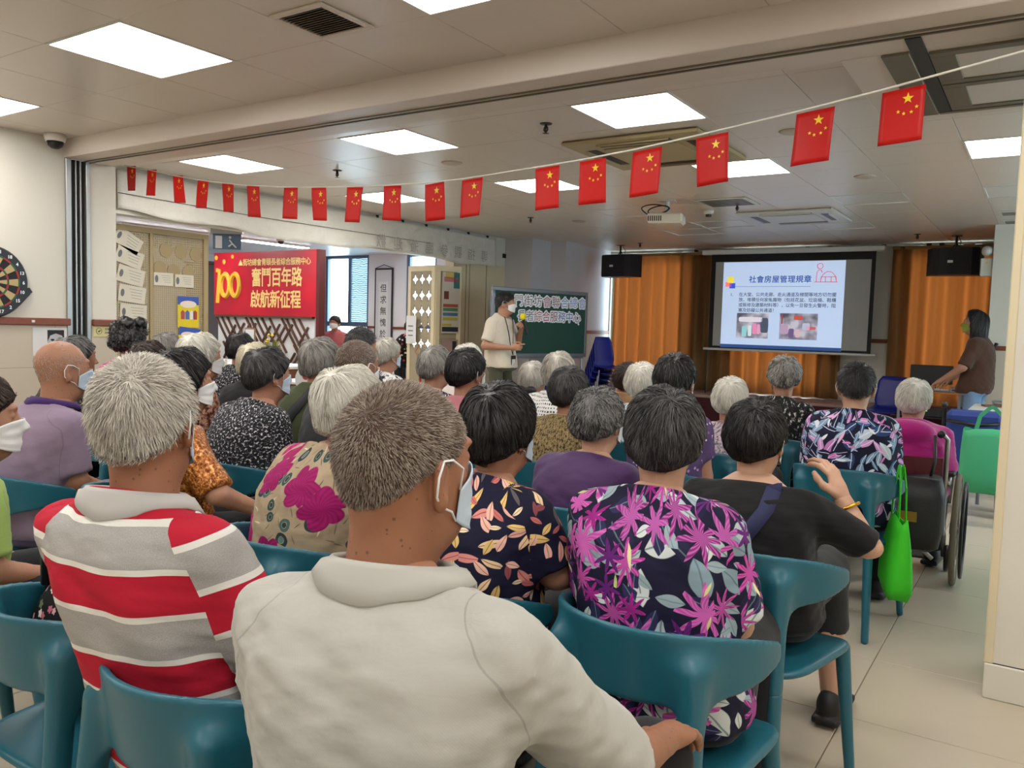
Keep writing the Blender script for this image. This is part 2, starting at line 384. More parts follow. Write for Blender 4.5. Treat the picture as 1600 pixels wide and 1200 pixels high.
# reception beyond the opening
M_RCEIL = paint('reception_ceiling', 'c9cad4', 0.02, 0.35)
struct(MB().box((-13.2, 2.5, 2.5), (-6.86, 11.0, 2.62)).build('ceiling_reception', M_RCEIL))
struct(MB().box((-13.35, 2.5, 0), (-13.2, 11.0, 2.62)).build('wall_reception_left', M_RWALL))
struct(MB().box((-13.2, 2.4, 0), (-6.25, 2.5, 2.62)).build('wall_reception_near', M_RWALL))
rb = MB(); x = -13.2
for a, b in ((-11.3, -10.2), (-9.32, -8.66)):
    rb.box((x, 10.8, 0), (a, 10.95, 2.5)).box((a, 10.8, 0), (b, 10.95, .25)); x = b
rb.box((x, 10.8, 0), (-6.86, 10.95, 2.5)); struct(rb.build('wall_reception_back', M_RWALL))
struct(MB().box((-10.2, 10.77, 1.2), (-9.32, 10.8, 1.24)).build('trim_7', M_WOOD))
struct(MB().box((-13.2, 10.95, 0), (-6.1, 11.05, .25)).build('wall_reception_sill', M_RWALL))
M_FRAMEB = mat('blue_grey_window_frame', '5f6f88', 0.4, 0.5)
def film_mat():
    t = NT('moire_window_film'); P = t.obj(); d = t.noise(1.5, P, 3)
    w = t.n('TexWave', wave_type='RINGS', _Scale=9.0, _Distortion=6.0, _Detail=2.0, i0=P).outputs[0]
    c = t.mix(w, L('6a767a'), L('a9b4b8')); c = t.mix(t.math('MULTIPLY', d, .5), c, L('5c7078'))
    tr = t.n('BsdfTransparent', i0=c); tl = t.n('BsdfTranslucent', i0=c); mx = t.n('MixShader', i0=0.5, i1=tr.outputs[0], i2=tl.outputs[0]); t.t.links.new(mx.outputs[0], t.o.inputs[0]); return t.m
M_FILM = film_mat()
for k, (a, b) in enumerate(((-11.3, -10.2), (-9.32, -8.66))):
    w = struct(empty('window_%d' % (k+4), (a, 10.82, .25))); wd = b-a; h = 2.25
    fm = MB().box((0,0,0),(wd,.06,.05)).box((0,0,h-.05),(wd,.06,h)).box((0,0,.05),(.06,.06,h-.05)).box((wd-.05,0,.05),(wd,.06,h-.05)).box((.06,0,.97),(wd-.05,.06,1.05))
    if k == 0: fm.box((.58,0,1.05),(.63,.06,h-.05))
    fm.build('window_frame', M_FRAMEB, w)
    if k == 0:
        MB().box((.06,.025,1.05),(.58,.032,h-.05)).build('pane', M_GLASS, w); MB().box((.63,.025,1.05),(wd-.05,.032,h-.05)).build('pane', M_FILM, w)
    else: MB().box((.06,.025,1.05),(wd-.05,.032,h-.05)).build('pane', M_GLASS, w)
    MB().box((.06,.025,.05),(wd-.05,.032,.97)).build('pane', M_GLASS, w)
M_RLAMP = lamp_mat(LAMP*2.2, 'reception_diffuser')
for k, (x, y, n) in enumerate(((-10.1, 5.2, 'nearer the perforated screen'), (-10.1, 6.7, 'just before the red sign'), (-10.1, 8.6, 'behind the red sign'), (-7.9, 5.2, 'nearest the opening'), (-7.9, 6.9, 'over the counter end'), (-7.9, 8.8, 'beside the scroll wall'))):
    r = tag(empty('strip_light', (x, y, 2.5)), 'long white strip light on the reception ceiling %s' % n, 'ceiling light', 'reception strip lights')
    MB().box((-.1, -.65, -.03), (.1, .65, 0), bev=.004).build('housing', M_WHITE, r); MB().box((-.085, -.63, -.036), (.085, .63, -.0305)).build('diffuser', M_RLAMP, r)
# ================================================================ FITTINGS AND PROPS
PI = math.pi
# ---- bunting: cord with eighteen flags
M_RED = None
def flag_mat():
    t = NT('red_flag_plastic'); c = L('d8231f'); t.put(t.b.inputs['Base Color'], c)
    t.done(None, 0.45, 0.4); tl = t.n('BsdfTranslucent', i0=(*L('e0301f'), 1)); mx = t.n('MixShader', i0=0.35, i1=t.b.outputs[0], i2=tl.outputs[0]); t.t.links.new(mx.outputs[0], t.o.inputs[0]); return t.m
M_RED = flag_mat(); M_STAR = mat('yellow_star_print', 'f4d01e', 0.4)
M_CORD = mat('white_cord', 'e4e0d8', 0.6)
bA = Vector((-6.55, 3.98, 0)); bB = Vector((.25, 3.28, 0)); bD = (bB-bA).normalized()
bt = tag(empty('bunting', (-6.55, 3.98, 2.55)), 'string of small red flags with yellow stars sagging below the beam', 'bunting')
cordpts = [(-.04,2.579),(.04,2.548),(.4,2.485),(.8,2.402),(1.16,2.337),(1.5,2.284),(1.79,2.243),(2.24,2.192),(2.55,2.166),(2.9,2.139),(3.24,2.118),(3.58,2.103),(3.86,2.10),(4.37,2.113),(4.63,2.121),(4.93,2.137),(5.24,2.162),(5.68,2.203),(6.0,2.238),(6.45,2.297),(6.75,2.345)]
def bpt(s, z, o=0.0): return Vector((bD.x*s - bD.y*o, bD.y*s + bD.x*o, z-2.55))
MB().tube([bpt(s, z+.004) for s, z in cordpts], .0045, 6).build('cord', M_CORD, bt, True)
def star_poly(r, n=5, inner=.4, rot=0.0): return [((r if k % 2 == 0 else r*inner)*math.sin(rot+PI*k/n), (r if k % 2 == 0 else r*inner)*math.cos(rot+PI*k/n)) for k in range(2*n)]
Mup = Matrix(((1,0,0,0),(0,0,-1,0),(0,1,0,0),(0,0,0,1)))   # xy-plane -> xz-plane facing -y
big_star = MB().prism(star_poly(.021), 0, .0012, Mup).mesh('star'); small_star = MB().prism(star_poly(.0075), 0, .0012, Mup).mesh('small_star')
FL = [(0.055,2.543,.02,.97),(0.40,2.482,-.03,1),(0.80,2.399,.05,1),(1.164,2.332,-.06,1),(1.494,2.279,.05,.98),(1.81,2.238,.03,1.05),(2.245,2.187,.04,1),(2.54,2.162,.02,1),(2.895,2.135,-.1,1.02),(3.23,2.116,.03,.98),(3.575,2.099,.0,.98),(3.86,2.098,-.03,.97),(4.36,2.111,.02,1),(4.63,2.119,.0,1),(4.925,2.134,-.02,1),(5.24,2.159,.03,1),(5.678,2.202,-.06,1),(6.0,2.235,-.02,.96)]
for k, (s, z, sw, hs) in enumerate(FL):
    w, h = .15, .207*hs; nx, nz = 8, 9; v = []; ph = k*1.7
    def fz(i, j):
        u = i/nx; q = j/nz
        sl = (0.0 if s < 3.6 else .03)
        return bpt(s + w*u + sw*h*q, z - h*q - .0*u, .006*q*math.sin(ph+3*u+1.5*q) + .012*q*math.sin(ph*2.3)) + Vector((0,0, (u-.5)*w*(-.09 if s<3.3 else .03 if s < 4.8 else .07)))
    for j in range(nz+1):
        for i in range(nx+1): v.append(fz(i, j))
    f = [(j*(nx+1)+i, j*(nx+1)+i+1, (j+1)*(nx+1)+i+1, (j+1)*(nx+1)+i) for j in range(nz) for i in range(nx)]
    fo = link('flag', mesh_py('flag', v, f, True), M_RED, bt)
    sd = fo.modifiers.new('thickness', 'SOLIDIFY'); sd.thickness = .0006
    ang = math.atan2(bD.y, bD.x)
    def put_star(u, q, me, nm):
        p = fz(u*nx, q*nz); link(nm, me, M_STAR, fo, p + Vector((bD.y*.0, 0, 0)) + Vector((bD.y, -bD.x, 0))*.0022, (0, 0, ang))
    put_star(.62, .2, big_star, 'star')
    for (u, q) in ((.42, .42), (.55, .47), (.72, .46), (.83, .38)): put_star(u, q, small_star, 'small_star')

# ---- black wall speakers hung from the ceiling
M_GRILLE = mat('black_speaker_grille', '15151b', 0.55, bump=.3, bscale=400)
M_BADGE = mat('silver_badge', 'dadada', 0.3, 0.6)
for (x, y, z, rz, lab) in ((-5.51, 11.3, 2.265, -.12, 'black loudspeaker hung beside the blackboard corner, in front of curtain'), (-1.02, 11.36, 2.25, .10, 'black loudspeaker hung above the person in brown, in front of curtain')):
    sp = tag(empty('loudspeaker', (x, y, z), rz), lab, 'speaker', 'ceiling hung loudspeakers')
    prof = [(-.31, .12), (-.25, -.12), (-.17, -.155), (.17, -.155), (.25, -.12), (.31, .12)]
    MB().prism(prof, -.165, .165).build('cabinet', M_BLACK, sp)
    MB().prism([(-.255,-.122),(-.172,-.159),(.172,-.159),(.255,-.122),(.24,-.118),(-.24,-.118)], -.15, .15).build('grille', M_GRILLE, sp)
    MB().box((-.085,-.166,-.02),(-.025,-.156,.012), bev=.003).build('badge', M_BADGE, sp)
    MB().tube([(0,.0,.16),(0,0,.22),(.0,0,.315)], .014, 8).tube([(-.04,0,.17),(0,0,.24),(.04,0,.17)], .008).box((-.06,-.04,.31),(.06,.04,.318)).build('bracket', M_BLACK, sp)
    MB().tube([(.02,.02,.31),(.05,.05,.25),(.03,.07,.17)], .004, 5).build('cable', M_BLACK, sp)

# ---- cassette air conditioners
M_ACB = mat('aged_cream_plastic', 'a89a74', 0.45, var=.06); M_ACW = mat('white_enamel', 'cfcfca', 0.4)
for (x, y, m, lab) in ((-2.38, 5.38, M_ACB, 'yellowed square cassette air conditioner in the ceiling nearer the beam'), (-2.36, 9.03, M_ACW, 'white cassette air conditioner in the ceiling before the projection screen')):
    ac = tag(empty('ceiling_air_conditioner', (x, y, CZ)), lab, 'air conditioner')
    MB().box((-.49,-.49,-.028),(.49,.49,-.001), bev=.012).build('fascia', m, ac)
    MB().box((-.27,-.27,-.036),(.27,.27,-.0285), bev=.006).build('intake_grille', m, ac)
    for k in range(4):
        R = rotz(k*PI/2)
        MB().box((-.26,.325,-.0305),(.26,.395,-.0284), R).build('outlet', M_BLACK, ac)
        MB().box((-.26,.40,-.042),(.26,.406,-.028), R @ Matrix.Rotation(.0,4,'X')).build('louvre', m, ac)

# ---- sprinklers, dome cameras, detectors, vent
M_METALD = mat('dark_chrome', '4a4540', 0.35, .8)
for (x, y, lab) in ((-2.70, 4.42, 'sprinkler head nearest the beam, before the air conditioner'), (-5.09, 4.99, 'sprinkler head between the left ceiling lights'), (-2.67, 8.06, 'sprinkler head at the edge of the farther air conditioner'), (-5.13, 8.12, 'sprinkler head above the blackboard'), (-5.10, 11.1, 'sprinkler head beside the loudspeaker near the blackboard'), (-1.43, 11.15, 'sprinkler head beside the loudspeaker above the person in brown')):
    s_ = tag(empty('sprinkler', (x, y, CZ)), lab, 'sprinkler', 'ceiling sprinklers')
    MB().lathe([(.0,-.006),(.035,-.006),(.04,0)], 16).build('rosette', M_METALD, s_, True)
    MB().lathe([(.008,-.05),(.012,-.04),(.009,-.006)], 10).tube([(-.012,0,-.02),(-.016,0,-.04),(0,0,-.058)], .003, 5).tube([(.012,0,-.02),(.016,0,-.04),(0,0,-.058)], .003, 5).build('nozzle', M_METALD, s_, True)
    MB().lathe([(.004,-.062),(.022,-.060),(.004,-.056)], 12).build('deflector', M_METALD, s_)
def dome(x, y, z, lab, sc=1.0):
    d = tag(empty('dome_camera', (x, y, z)), lab, 'security camera')
    MB().lathe([(.055*sc,-.045*sc),(.062*sc,-.02*sc),(.062*sc,0)], 24).build('housing', M_WHITE, d, True)
    MB().lathe([(.001,-.09*sc),(.022*sc,-.086*sc),(.04*sc,-.072*sc),(.048*sc,-.045*sc)], 20).build('dome', M_BLACK, d, True)
dome(-5.98, 3.12, CZ, 'white dome security camera at the left wall beside the beam', 1.15)
dome(-6.62, 3.86, CZ, 'small dome camera tucked behind the beam by the first flag', .8)
dome(-9.5, 8.2, 2.5, 'small dome camera on the reception ceiling')
for (x, y, lab) in ((-1.42, 5.28, 'round flat detector beside a flag, past the air conditioner'), (-4.0, 5.15, 'round flat detector between the ceiling lights'), (-4.75, 8.6, 'round flat detector near the blackboard'), (-1.3, 7.0, 'round flat detector ahead of the farther air conditioner')):
    MB().lathe([(.001,-.012),(.06,-.012),(.075,-.008),(.085,0)], 24).build('ceiling_detector', mat('detector_plastic','b9b0a0',.5), None, True, (x, y, CZ)); tag(bpy.data.objects[-1] if False else COL.objects[-1], lab, 'detector', 'round ceiling detectors')
sd = tag(empty('smoke_detector', (-3.05, 8.3, CZ)), 'cream smoke detector under the projector', 'detector')
MB().lathe([(.001,-.07),(.03,-.07),(.035,-.035)], 18).build('sensor', M_METALD, sd, True); MB().lathe([(.036,-.045),(.05,-.03),(.055,0)], 18).build('base', M_WHITE, sd, True)
vt = tag(empty('air_vent', (-2.80, 2.34, CZ)), 'square louvred air vent in the near ceiling', 'vent')
MB().box((0,0,-.012),(.31,.03,-.0005), bev=.003).box((0,.28,-.012),(.31,.31,-.0005), bev=.003).box((0,.03,-.012),(.03,.28,-.0005), bev=.003).box((.28,.03,-.012),(.31,.28,-.0005), bev=.003).build('frame', M_BEAM, vt)
MB().box((.03,.03,-.003),(.28,.28,-.0005)).build('duct_opening', M_DARK, vt)
sl = MB().box((-.125,-.009,-.0008),(.125,.009,.0008), Matrix.Rotation(.6,4,'X')).mesh('slat')
for k in range(13): link('slat', sl, mat('vent_slat','7f7768',.5), vt, (.155, .042+.0188*k, -.008))
for (x,y,l) in ((-.45, 9.4,'white linear diffuser above the person in brown, nearer'),(-.45,10.1,'white linear diffuser above the person in brown, farther')):
    g = tag(empty('linear_diffuser',(x,y,CZ)), l, 'vent', 'linear ceiling diffusers'); MB().box((-.05,0,-.012),(.75,.3,-.0005),bev=.004).build('frame',M_WHITE,g)
    for k in range(4): MB().box((-.02,.04+.06*k,-.014),(.72,.07+.06*k,-.0118)).build('slot',M_METALD,g)

# ---- projector with cable loop
M_PROJ = mat('projector_cream', 'cfc9b8', .45)
pj = tag(empty('projector', (-3.2, 7.55, 2.40), .25), 'cream ceiling projector with a black cable loop', 'projector')
MB().box((-.17,-.13,-.05),(.17,.13,.05), bev=.018).build('housing', M_PROJ, pj)
for k in range(7): MB().box((-.16+.02*k,-.132,-.03),(-.15+.02*k,-.129,.02)).build('vent_slit', M_BLACK, pj)
MB().lathe([(.001,0),(.035,0),(.04,.02),(.03,.025)], 20, Matrix.Translation((.09,.13,0)) @ Matrix.Rotation(-PI/2,4,'X')).build('lens', M_BLACK, pj, True)
MB().tube([(0,0,.05),(0,0,.178)], .025, 10).box((-.07,-.07,.05),(.07,.07,.06)).box((-.08,-.08,.17),(.08,.08,.18)).build('ceiling_mount', M_WHITE, pj)
lp = [(.0+.13*math.cos(a)*(1+.1*math.sin(3*a))-.1, -.06+.03*math.sin(2*a), .085+.05*math.sin(a)) for a in [k*2*PI/24 for k in range(60)]]
MB().tube(lp, .006, 6).tube([(.0+.10*math.cos(a)-.07, -.08, .08+.04*math.sin(a+.4)) for a in [k*2*PI/24 for k in range(26)]], .006, 6).build('cable', M_BLACK, pj, True)
gv = tag(empty('ceiling_grille', (-2.95, 7.6, CZ)), 'white ceiling grille behind the projector', 'vent'); MB().box((0,0,-.01),(.5,.5,-.0005), bev=.003).build('frame', M_ACW, gv)
for k in range(9): MB().box((.04,.05+.046*k,-.0125),(.46,.07+.046*k,-.0098)).build('slat', M_METALD, gv)

# ---- projection screen with the slide
ps = tag(empty('projection_screen', (-3.07, 11.6, 1.07)), 'pull down projection screen showing a blue slide with red house logo', 'screen')
M_SCRB = mat('black_screen_border', '0c0c10', .7); M_SCRG = mat('grey_screen_fabric', 'a9a7a2', .8)
MB().box((-1.25,-.05,1.36),(1.22,.06,1.43), bev=.01).build('housing', M_ACW, ps)
MB().box((-1.11,-.002,0.01),(1.11,.004,1.37)).build('border', M_SCRB, ps)
MB().box((-1.045,-.0045,0.045),(1.06,-.0022,1.255)).build('fabric', M_SCRG, ps)
MB().box((-1.18,-.02,-.02),(1.18,.02,.012), bev=.006).build('bottom_bar', M_ACW, ps)
MB().tube([(-1.12,.0,-.02),(-1.12,0,-.66)], .008, 6).build('pull_cord', M_BLACK, ps)
def emat(name, c, s): 
    t = NT(name); cl = L(c); t.put(t.b.inputs['Emission Color'], cl); t.put(t.b.inputs['Emission Strength'], s); return t.done(cl, .8)
M_SLIDE = emat('slide_light', 'c4d8f8', .36); M_SBLUE = emat('slide_blue', '2352a8', .3); M_SRED = emat('slide_red', 'd8343a', .4); M_STXT = emat('slide_text', '3f4a66', .2)  # slide sheets glow by emission in place of the projector's light
sld = MB().box((-.925,-.0075,.028),(.74,-.0046,1.247)).build('slide', M_SLIDE, ps)
MB().box((-.925,-.0085,.028),(.74,-.0076,.075)).build('slide_footer', emat('slide_footer','3a5a98',.25), sld)
RX = (PI/2, 0, 0); yt = -.0082
link('slide_title', text_mesh('社會房屋管理規章', .105, .0015, 1.06), M_SBLUE, sld, (-.12, yt, .995), RX)
for k, tx in enumerate(('在大堂、公共走廊、走火通道及梯間等地方切勿擺', '放、堆積任何家俬雜物（包括花盆、垃圾桶、鞋櫃', '或裝修及建築材料等），以免一旦發生火警時，阻', '塞及妨礙公共通道！')):
    link('slide_text', text_mesh(tx, .061, .0006, .98, 'LEFT'), M_STXT, sld, (-.685, yt, .785-.074*k), RX)
link('slide_text', text_mesh('1.', .061, .0006), M_STXT, sld, (-.79, yt, .785), RX)
MB().box((-.75,yt,.898),(.3,yt+.001,.902)).build('slide_rule', M_STXT, sld)
for (a, b, c) in (((-.86,.955,-.77,1.04),'e8cf3a',0), ((-.89,.90,-.80,.965),'ef7a72',0), ((-.83,.875,-.745,.95),'3a4fc8',0)): MB().box((a[0],yt+.0003*c,a[1]),(a[2],yt+.001,a[3])).build('slide_mark', emat('mark_'+b,b,.5), sld)
def ring(cx, cz, rx, rz, w, a0=0, a1=2*PI, n=28):
    return [(cx+rx*math.cos(a0+(a1-a0)*k/n), yt, cz+rz*math.sin(a0+(a1-a0)*k/n)) for k in range(n+1)]
lg = MB().tube(ring(.415,1.175,.037,.037,0), .005, 4).tube(ring(.53,.96,.10,.14,0,0,PI), .005, 4).tube([(.345,yt,.96),(.65,yt,.96)], .005, 4)
lg.tube([(.372,yt,.96),(.376,yt,1.09),(.40,yt,1.125),(.43,yt,1.12),(.445,yt,1.09)], .005, 4).tube([(.43,yt,.96),(.43,yt,1.03),(.63,yt,1.03),(.63,yt,.96)], .004, 4).tube([(.49,yt,.96),(.49,yt,1.03)], .005, 4).tube([(.565,yt,.96),(.565,yt,1.03)], .005, 4)
lg.build('slide_logo', M_SRED, sld)
def slide_photo(x0, x1, z0, z1, seed):
    t = NT('slide_photo_%d' % seed); P = t.obj(); n = t.noise(5, t.vmath('ADD', P, (seed, 0, 0)), 2); c = t.ramp(n, [(.35, L('5b5866')), (.5, L('9a98a8')), (.62, L('c9c6d2'))]); t.put(t.b.inputs['Emission Color'], c); t.put(t.b.inputs['Emission Strength'], .35); t.done(c, .8)
    p = MB().box((x0, yt, z0), (x1, yt+.001, z1)).build('slide_photo', t.m, sld)
    return p
ph1 = slide_photo(-.70, -.245, .17, .525, 3); ph2 = slide_photo(-.09, .42, .17, .53, 8)
def blob(par, x0, x1, z0, z1, c, r=.3):
    n = 14; cx, cz, rx, rz = (x0+x1)/2, (z0+z1)/2, (x1-x0)/2, (z1-z0)/2
    MB().prism([(cx+rx*math.copysign(abs(math.cos(2*PI*k/n))**r, math.cos(2*PI*k/n)), cz+rz*math.copysign(abs(math.sin(2*PI*k/n))**r, math.sin(2*PI*k/n))) for k in range(n)], 0, .0006, Matrix.Translation((0, yt-.0002, 0)) @ Mup).build('photo_detail', emat('pd_'+c, c, .4), par)
for a in ((-.62,-.55,.19,.34,'8fd0d0'),(-.53,-.48,.2,.35,'cfe8ea'),(-.47,-.41,.23,.38,'e58bb8'),(-.405,-.36,.23,.37,'e8a0c4'),(-.67,-.33,.40,.47,'ddd6e2'),(-.35,-.25,.25,.46,'4e5768')): blob(ph1, *a)
for a in ((-.08,.03,.24,.37,'b99ab8'),(.04,.11,.19,.32,'6f5a86'),(.13,.19,.2,.31,'d8b4bc'),(.10,.22,.44,.5,'c9584e'),(.22,.32,.30,.40,'b8bcd4'),(.27,.40,.31,.35,'c8616a'),(-.07,-.05,.38,.52,'9c4a40')): blob(ph2, *a)
# ceiling rails and sockets above the screen
rl = tag(empty('curtain_rail', (-3.0, 12.08, 2.545)), 'long white curtain rail with black clips above the screen', 'curtain rail')
MB().box((-3.05,-.02,-.012),(2.35,.02,.012), bev=.004).build('rail', M_ACW, rl)
for x in (-1.6, .05, .35, 1.05, 1.6, 1.75): MB().box((x-.03,-.03,-.018),(x+.03,.024,.014), bev=.003).build('clip', M_BLACK, rl)

# ---- curtains
def curtain_mat():
    t = NT('tan_orange_curtain'); t.put(t.b.inputs['Base Color'], t.mix(t.noise(3, t.vmath('MULTIPLY', t.obj(), (6, 6, .4)), 3), L('a08058'), L('b89a6a')))
    t.done(None, .85, .2); tl = t.n('BsdfTranslucent', i0=(*L('c99262'), 1)); mx = t.n('MixShader', i0=0.5, i1=t.b.outputs[0], i2=tl.outputs[0]); t.t.links.new(mx.outputs[0], t.o.inputs[0]); return t.m
M_CURT = curtain_mat()
def curtain(x0, x1, z0, z1, y, lab, seed):
    r = random.Random(seed); n = int((x1-x0)/.0125); rowsz = 10; v = []; ph = [r.uniform(0, 6) for _ in range(6)]
    for j in range(rowsz+1):
        q = j/rowsz; z = z1 + (z0-z1)*q
        for i in range(n+1):
            x = (x1-x0)*i/n; am = .048 + .02*q
            yy = am*math.sin(2*PI*x/.21 + .9*math.sin(2.1*x+ph[0]) + .25*q*math.sin(5*x+ph[1])) + .012*math.sin(2*PI*x/.31+ph[2]+q) + .008*math.sin(9*x+3*q+ph[3])
            if j == 0: yy *= .6
            v.append((x + .01*q*math.sin(3*x+ph[4]), yy, z-z0))
    f = [(j*(n+1)+i, (j+1)*(n+1)+i, (j+1)*(n+1)+i+1, j*(n+1)+i+1) for j in range(rowsz) for i in range(n)]
    o = empty('curtain', (x0, y, z0)); tag(o, lab, 'curtain', 'pleated window curtains')
    c = link('drape', mesh_py('drape', v, f, True), M_CURT, o); m = c.modifiers.new('thickness', 'SOLIDIFY'); m.thickness = .0025
    MB().box((0,-.035,z1-z0-.04),(x1-x0,-.02,z1-z0), bev=.004).build('heading_tape', mat('curtain_heading','9a7a4c',.8), o)
curtain(-6.00, -4.30, .42, 2.52, 12.09, 'orange tan pleated curtain behind the blue chair stack', 1)
curtain(-4.28, -2.42, .42, 2.52, 12.09, 'orange tan pleated curtain hanging behind the projection screen', 2)
curtain(-1.84, -0.60, .10 if False else .42, 2.53, 12.09, 'orange tan pleated curtain behind the person in brown', 3)
M_EMG = mat('emergency_box_white', 'd5d2c8', .5)
em = tag(empty('emergency_light', (-.636, 10.58, 2.16)), 'white emergency light box with round lamp beside the speaker', 'emergency light')
MB().box((-.06,-.04,-.14),(.06,.04,.06), bev=.008).build('box', M_EMG, em); MB().lathe([(.001,-.04),(.05,-.035),(.06,0),(.04,.05),(.001,.06)],18,Matrix.Translation((0,-.02,.14)) @ Matrix.Rotation(PI/2,4,'X')).build('lamp', M_ACW, em, True)
MB().lathe([(.001,0),(.012,0),(.012,.004),(.001,.004)],12,Matrix.Translation((0,-.043,.01)) @ Matrix.Rotation(PI/2,4,'X')).build('indicator', mat('amber_dot','d8c23a',.4), em)

# ---- blackboard on a stand with pasted letters
M_BOARD = mat('green_board', '0f3f33', .55, var=.12, vscale=3); M_BFR = mat('board_frame_aluminium', '8d8f98', .35, .8)
bdir = math.atan2(.956, .292)
bb = tag(empty('blackboard', (-5.44, 7.82, 0), bdir), 'green wheeled blackboard with pasted paper characters behind the standing speaker', 'blackboard')
MB().box((.03,-.012,.99),(1.52,.012,1.73)).build('board', M_BOARD, bb)
MB().box((0,-.022,1.725),(1.55,.022,1.77), bev=.005).box((0,-.022,.945),(1.55,.022,.99), bev=.005).box((0,-.022,.99),(.035,.022,1.725), bev=.004).box((1.515,-.022,.99),(1.55,.022,1.725), bev=.004).build('frame', M_BFR, bb)
MB().box((.1,-.07,.93),(1.45,-.02,.945), bev=.003).build('chalk_tray', M_BFR, bb)
for x in (.06, 1.49):
    MB().tube([(x,0,.945),(x,0,.08)], .018, 8).tube([(x,-.2,.07),(x,.2,.07)], .016, 8).build('leg', M_BFR, bb)
    for y in (-.19,.19): MB().lathe([(.001,-.012),(.03,-.012),(.03,.012),(.001,.012)],14,Matrix.Translation((x,y,.03)) @ Matrix.Rotation(PI/2,4,'Y')).build('caster', M_BLACK, bb)
M_CUT = mat('paper_cutout', 'f2f4fa', .7)
lc = ['9a8f96','7d6b6f','7d6b7a','b0566a','8a5a66','8ea6d8','7f93d0','6f86cc']; lc2 = ['5a6a72','7a808a','b0505a','b04a62','7a2f4a','4f6fb0','4a76c8','a0588a']
for row, (txt, s0, s1, z, cs, sz) in enumerate((('門街坊會聯合總會', .40, 1.455, 1.615, lc, .14), ('長者綜合服務中心', .45, 1.37, 1.435, lc2, .135))):
    for k, ch in enumerate(txt):
        s = s0 + (s1-s0)*k/(len(txt)-1); tl = random.uniform(-.06, .06)
        base = text_mesh(ch, sz, .016); o = link('paper_character', base, M_CUT, bb, (s, -.0135, z), (PI/2, tl, 0))
        link('printed_stroke', text_mesh(ch, sz, .0), mat('ink_'+cs[k], cs[k], .6), o, (0, 0, .0012))
link('magnet', MB().lathe([(.001,0),(.012,0),(.012,.006),(.001,.006)],12).mesh('magnet'), M_CUT, bb, (1.40,-.013,1.36), (PI/2,0,0))

# ---- stacks of blue chairs
M_BLUE = mat('navy_blue_plastic', '1a2488', .32, spec=.5); M_CHR = mat('chrome_leg', 'b9bcc4', .2, .95)
def blue_chair_meshes():
    n = 10; prof = []   # y, z side profile from front lip over seat and back
    for k in range(6): prof.append((.22-.42*k/5, .43 - .012*math.sin(k/5*PI) + (.0 if k else -.02)))
    for a in (.35,.8,1.2): prof.append((-.20-.05*math.sin(a), .43+.06*(1-math.cos(a))))
    for k in range(1,7): prof.append((-.25-.06*k/6, .47+.36*k/6))
    v = []; f = []
    for i,(y,z) in enumerate(prof):
        w = .215 if i < 7 else .205-.03*max(0,(i-10)/5)
        if i == len(prof)-1: w *= .8
        for k in range(n+1):
            u = -1+2*k/n; v.append((w*u, y + (.03*u*u if i > 8 else 0), z + (.012*u*u if i <= 8 else 0)))
    for i in range(len(prof)-1):
        for k in range(n): a = i*(n+1)+k; f.append((a,a+1,a+n+2,a+n+1))
    return mesh_py('shell', v, f, True)
bc_shell = blue_chair_meshes()
bc_leg = {}
for sx in (-1,1):
    for sy in (0,1): bc_leg[sx,sy] = MB().tube([(sx*.15,-.12 if sy==0 else .14,.405),(sx*.232,-.13 if sy==0 else .15,.405),(sx*.236,-.17 if sy==0 else .19,0)], .009, 8).mesh('leg')
def blue_chair(loc, rz, lab, grp='stacked blue chairs'):
    c = tag(empty('stacking_chair', loc, rz), lab, 'chair', grp); s = link('shell', bc_shell, M_BLUE, c); m = s.modifiers.new('thickness','SOLIDIFY'); m.thickness = .008
    for k in bc_leg.values(): link('leg', k, M_CHR, c)
    return c
ordn = ['bottom','second','third','fourth','fifth','sixth','top']
for (x, y, cnt, nm, rz) in ((-4.78, 9.62, 6, 'taller', -1.75), (-5.42, 9.66, 4, 'half hidden', -1.75)):
    for k in range(cnt):
        w = 'topmost' if k == cnt-1 else 'lowest' if k == 0 else ordn[k]+' from the floor'
        blue_chair((x + .027*k*math.sin(-rz), y + .027*k*math.cos(rz), .075*k), rz, 'navy plastic chair, %s in the %s stack beside the blackboard' % (w, nm))
blue_chair((-1.62, 10.65, 0), 2.9, 'single navy plastic chair standing beside the computer cart', 'loose chairs')

# ---- computer cart with monitor, devices
M_WDK = mat('orange_brown_laminate', 'a86a32', .45, var=.15)
ct = tag(empty('computer_cart', (-1.08, 10.35, 0)), 'open metal computer cart with shelves beside the person in brown', 'cart')
MB().box((-.33,-.24,.70),(.33,.24,.725), bev=.004).build('top', M_WDK, ct)
for z in (.12,.42): MB().box((-.31,-.22,z),(.31,.22,z+.015)).build('shelf', M_BLACK, ct)
for sx in (-.3,.3):
    for sy in (-.21,.21): MB().box((sx-.015,sy-.015,0.03),(sx+.015,sy+.015,.70)).build('leg', M_BFR, ct)
mo = tag(empty('monitor', (-1.10, 10.42, .726)), 'black flat monitor on the computer cart', 'monitor')
MB().box((-.22,-.012,.07),(.22,.02,.28), bev=.006).build('panel', M_BLACK, mo); MB().box((-.05,.02,0.015),(.05,.04,.15)).build('neck', M_BLACK, mo); MB().box((-.12,-.07,0),(.12,.09,.015), bev=.004).build('foot', M_BFR, mo)
kb = tag(empty('keyboard', (-1.08, 10.2, .726)), 'grey keyboard in front of the monitor', 'keyboard'); MB().box((-.2,-.06,0),(.2,.06,.02), bev=.004).build('case', M_BFR, kb)
for k in range(4): MB().box((-.19,-.05+.026*k,.02),(.19,-.03+.026*k,.024)).build('key_row', M_WHITE, kb)
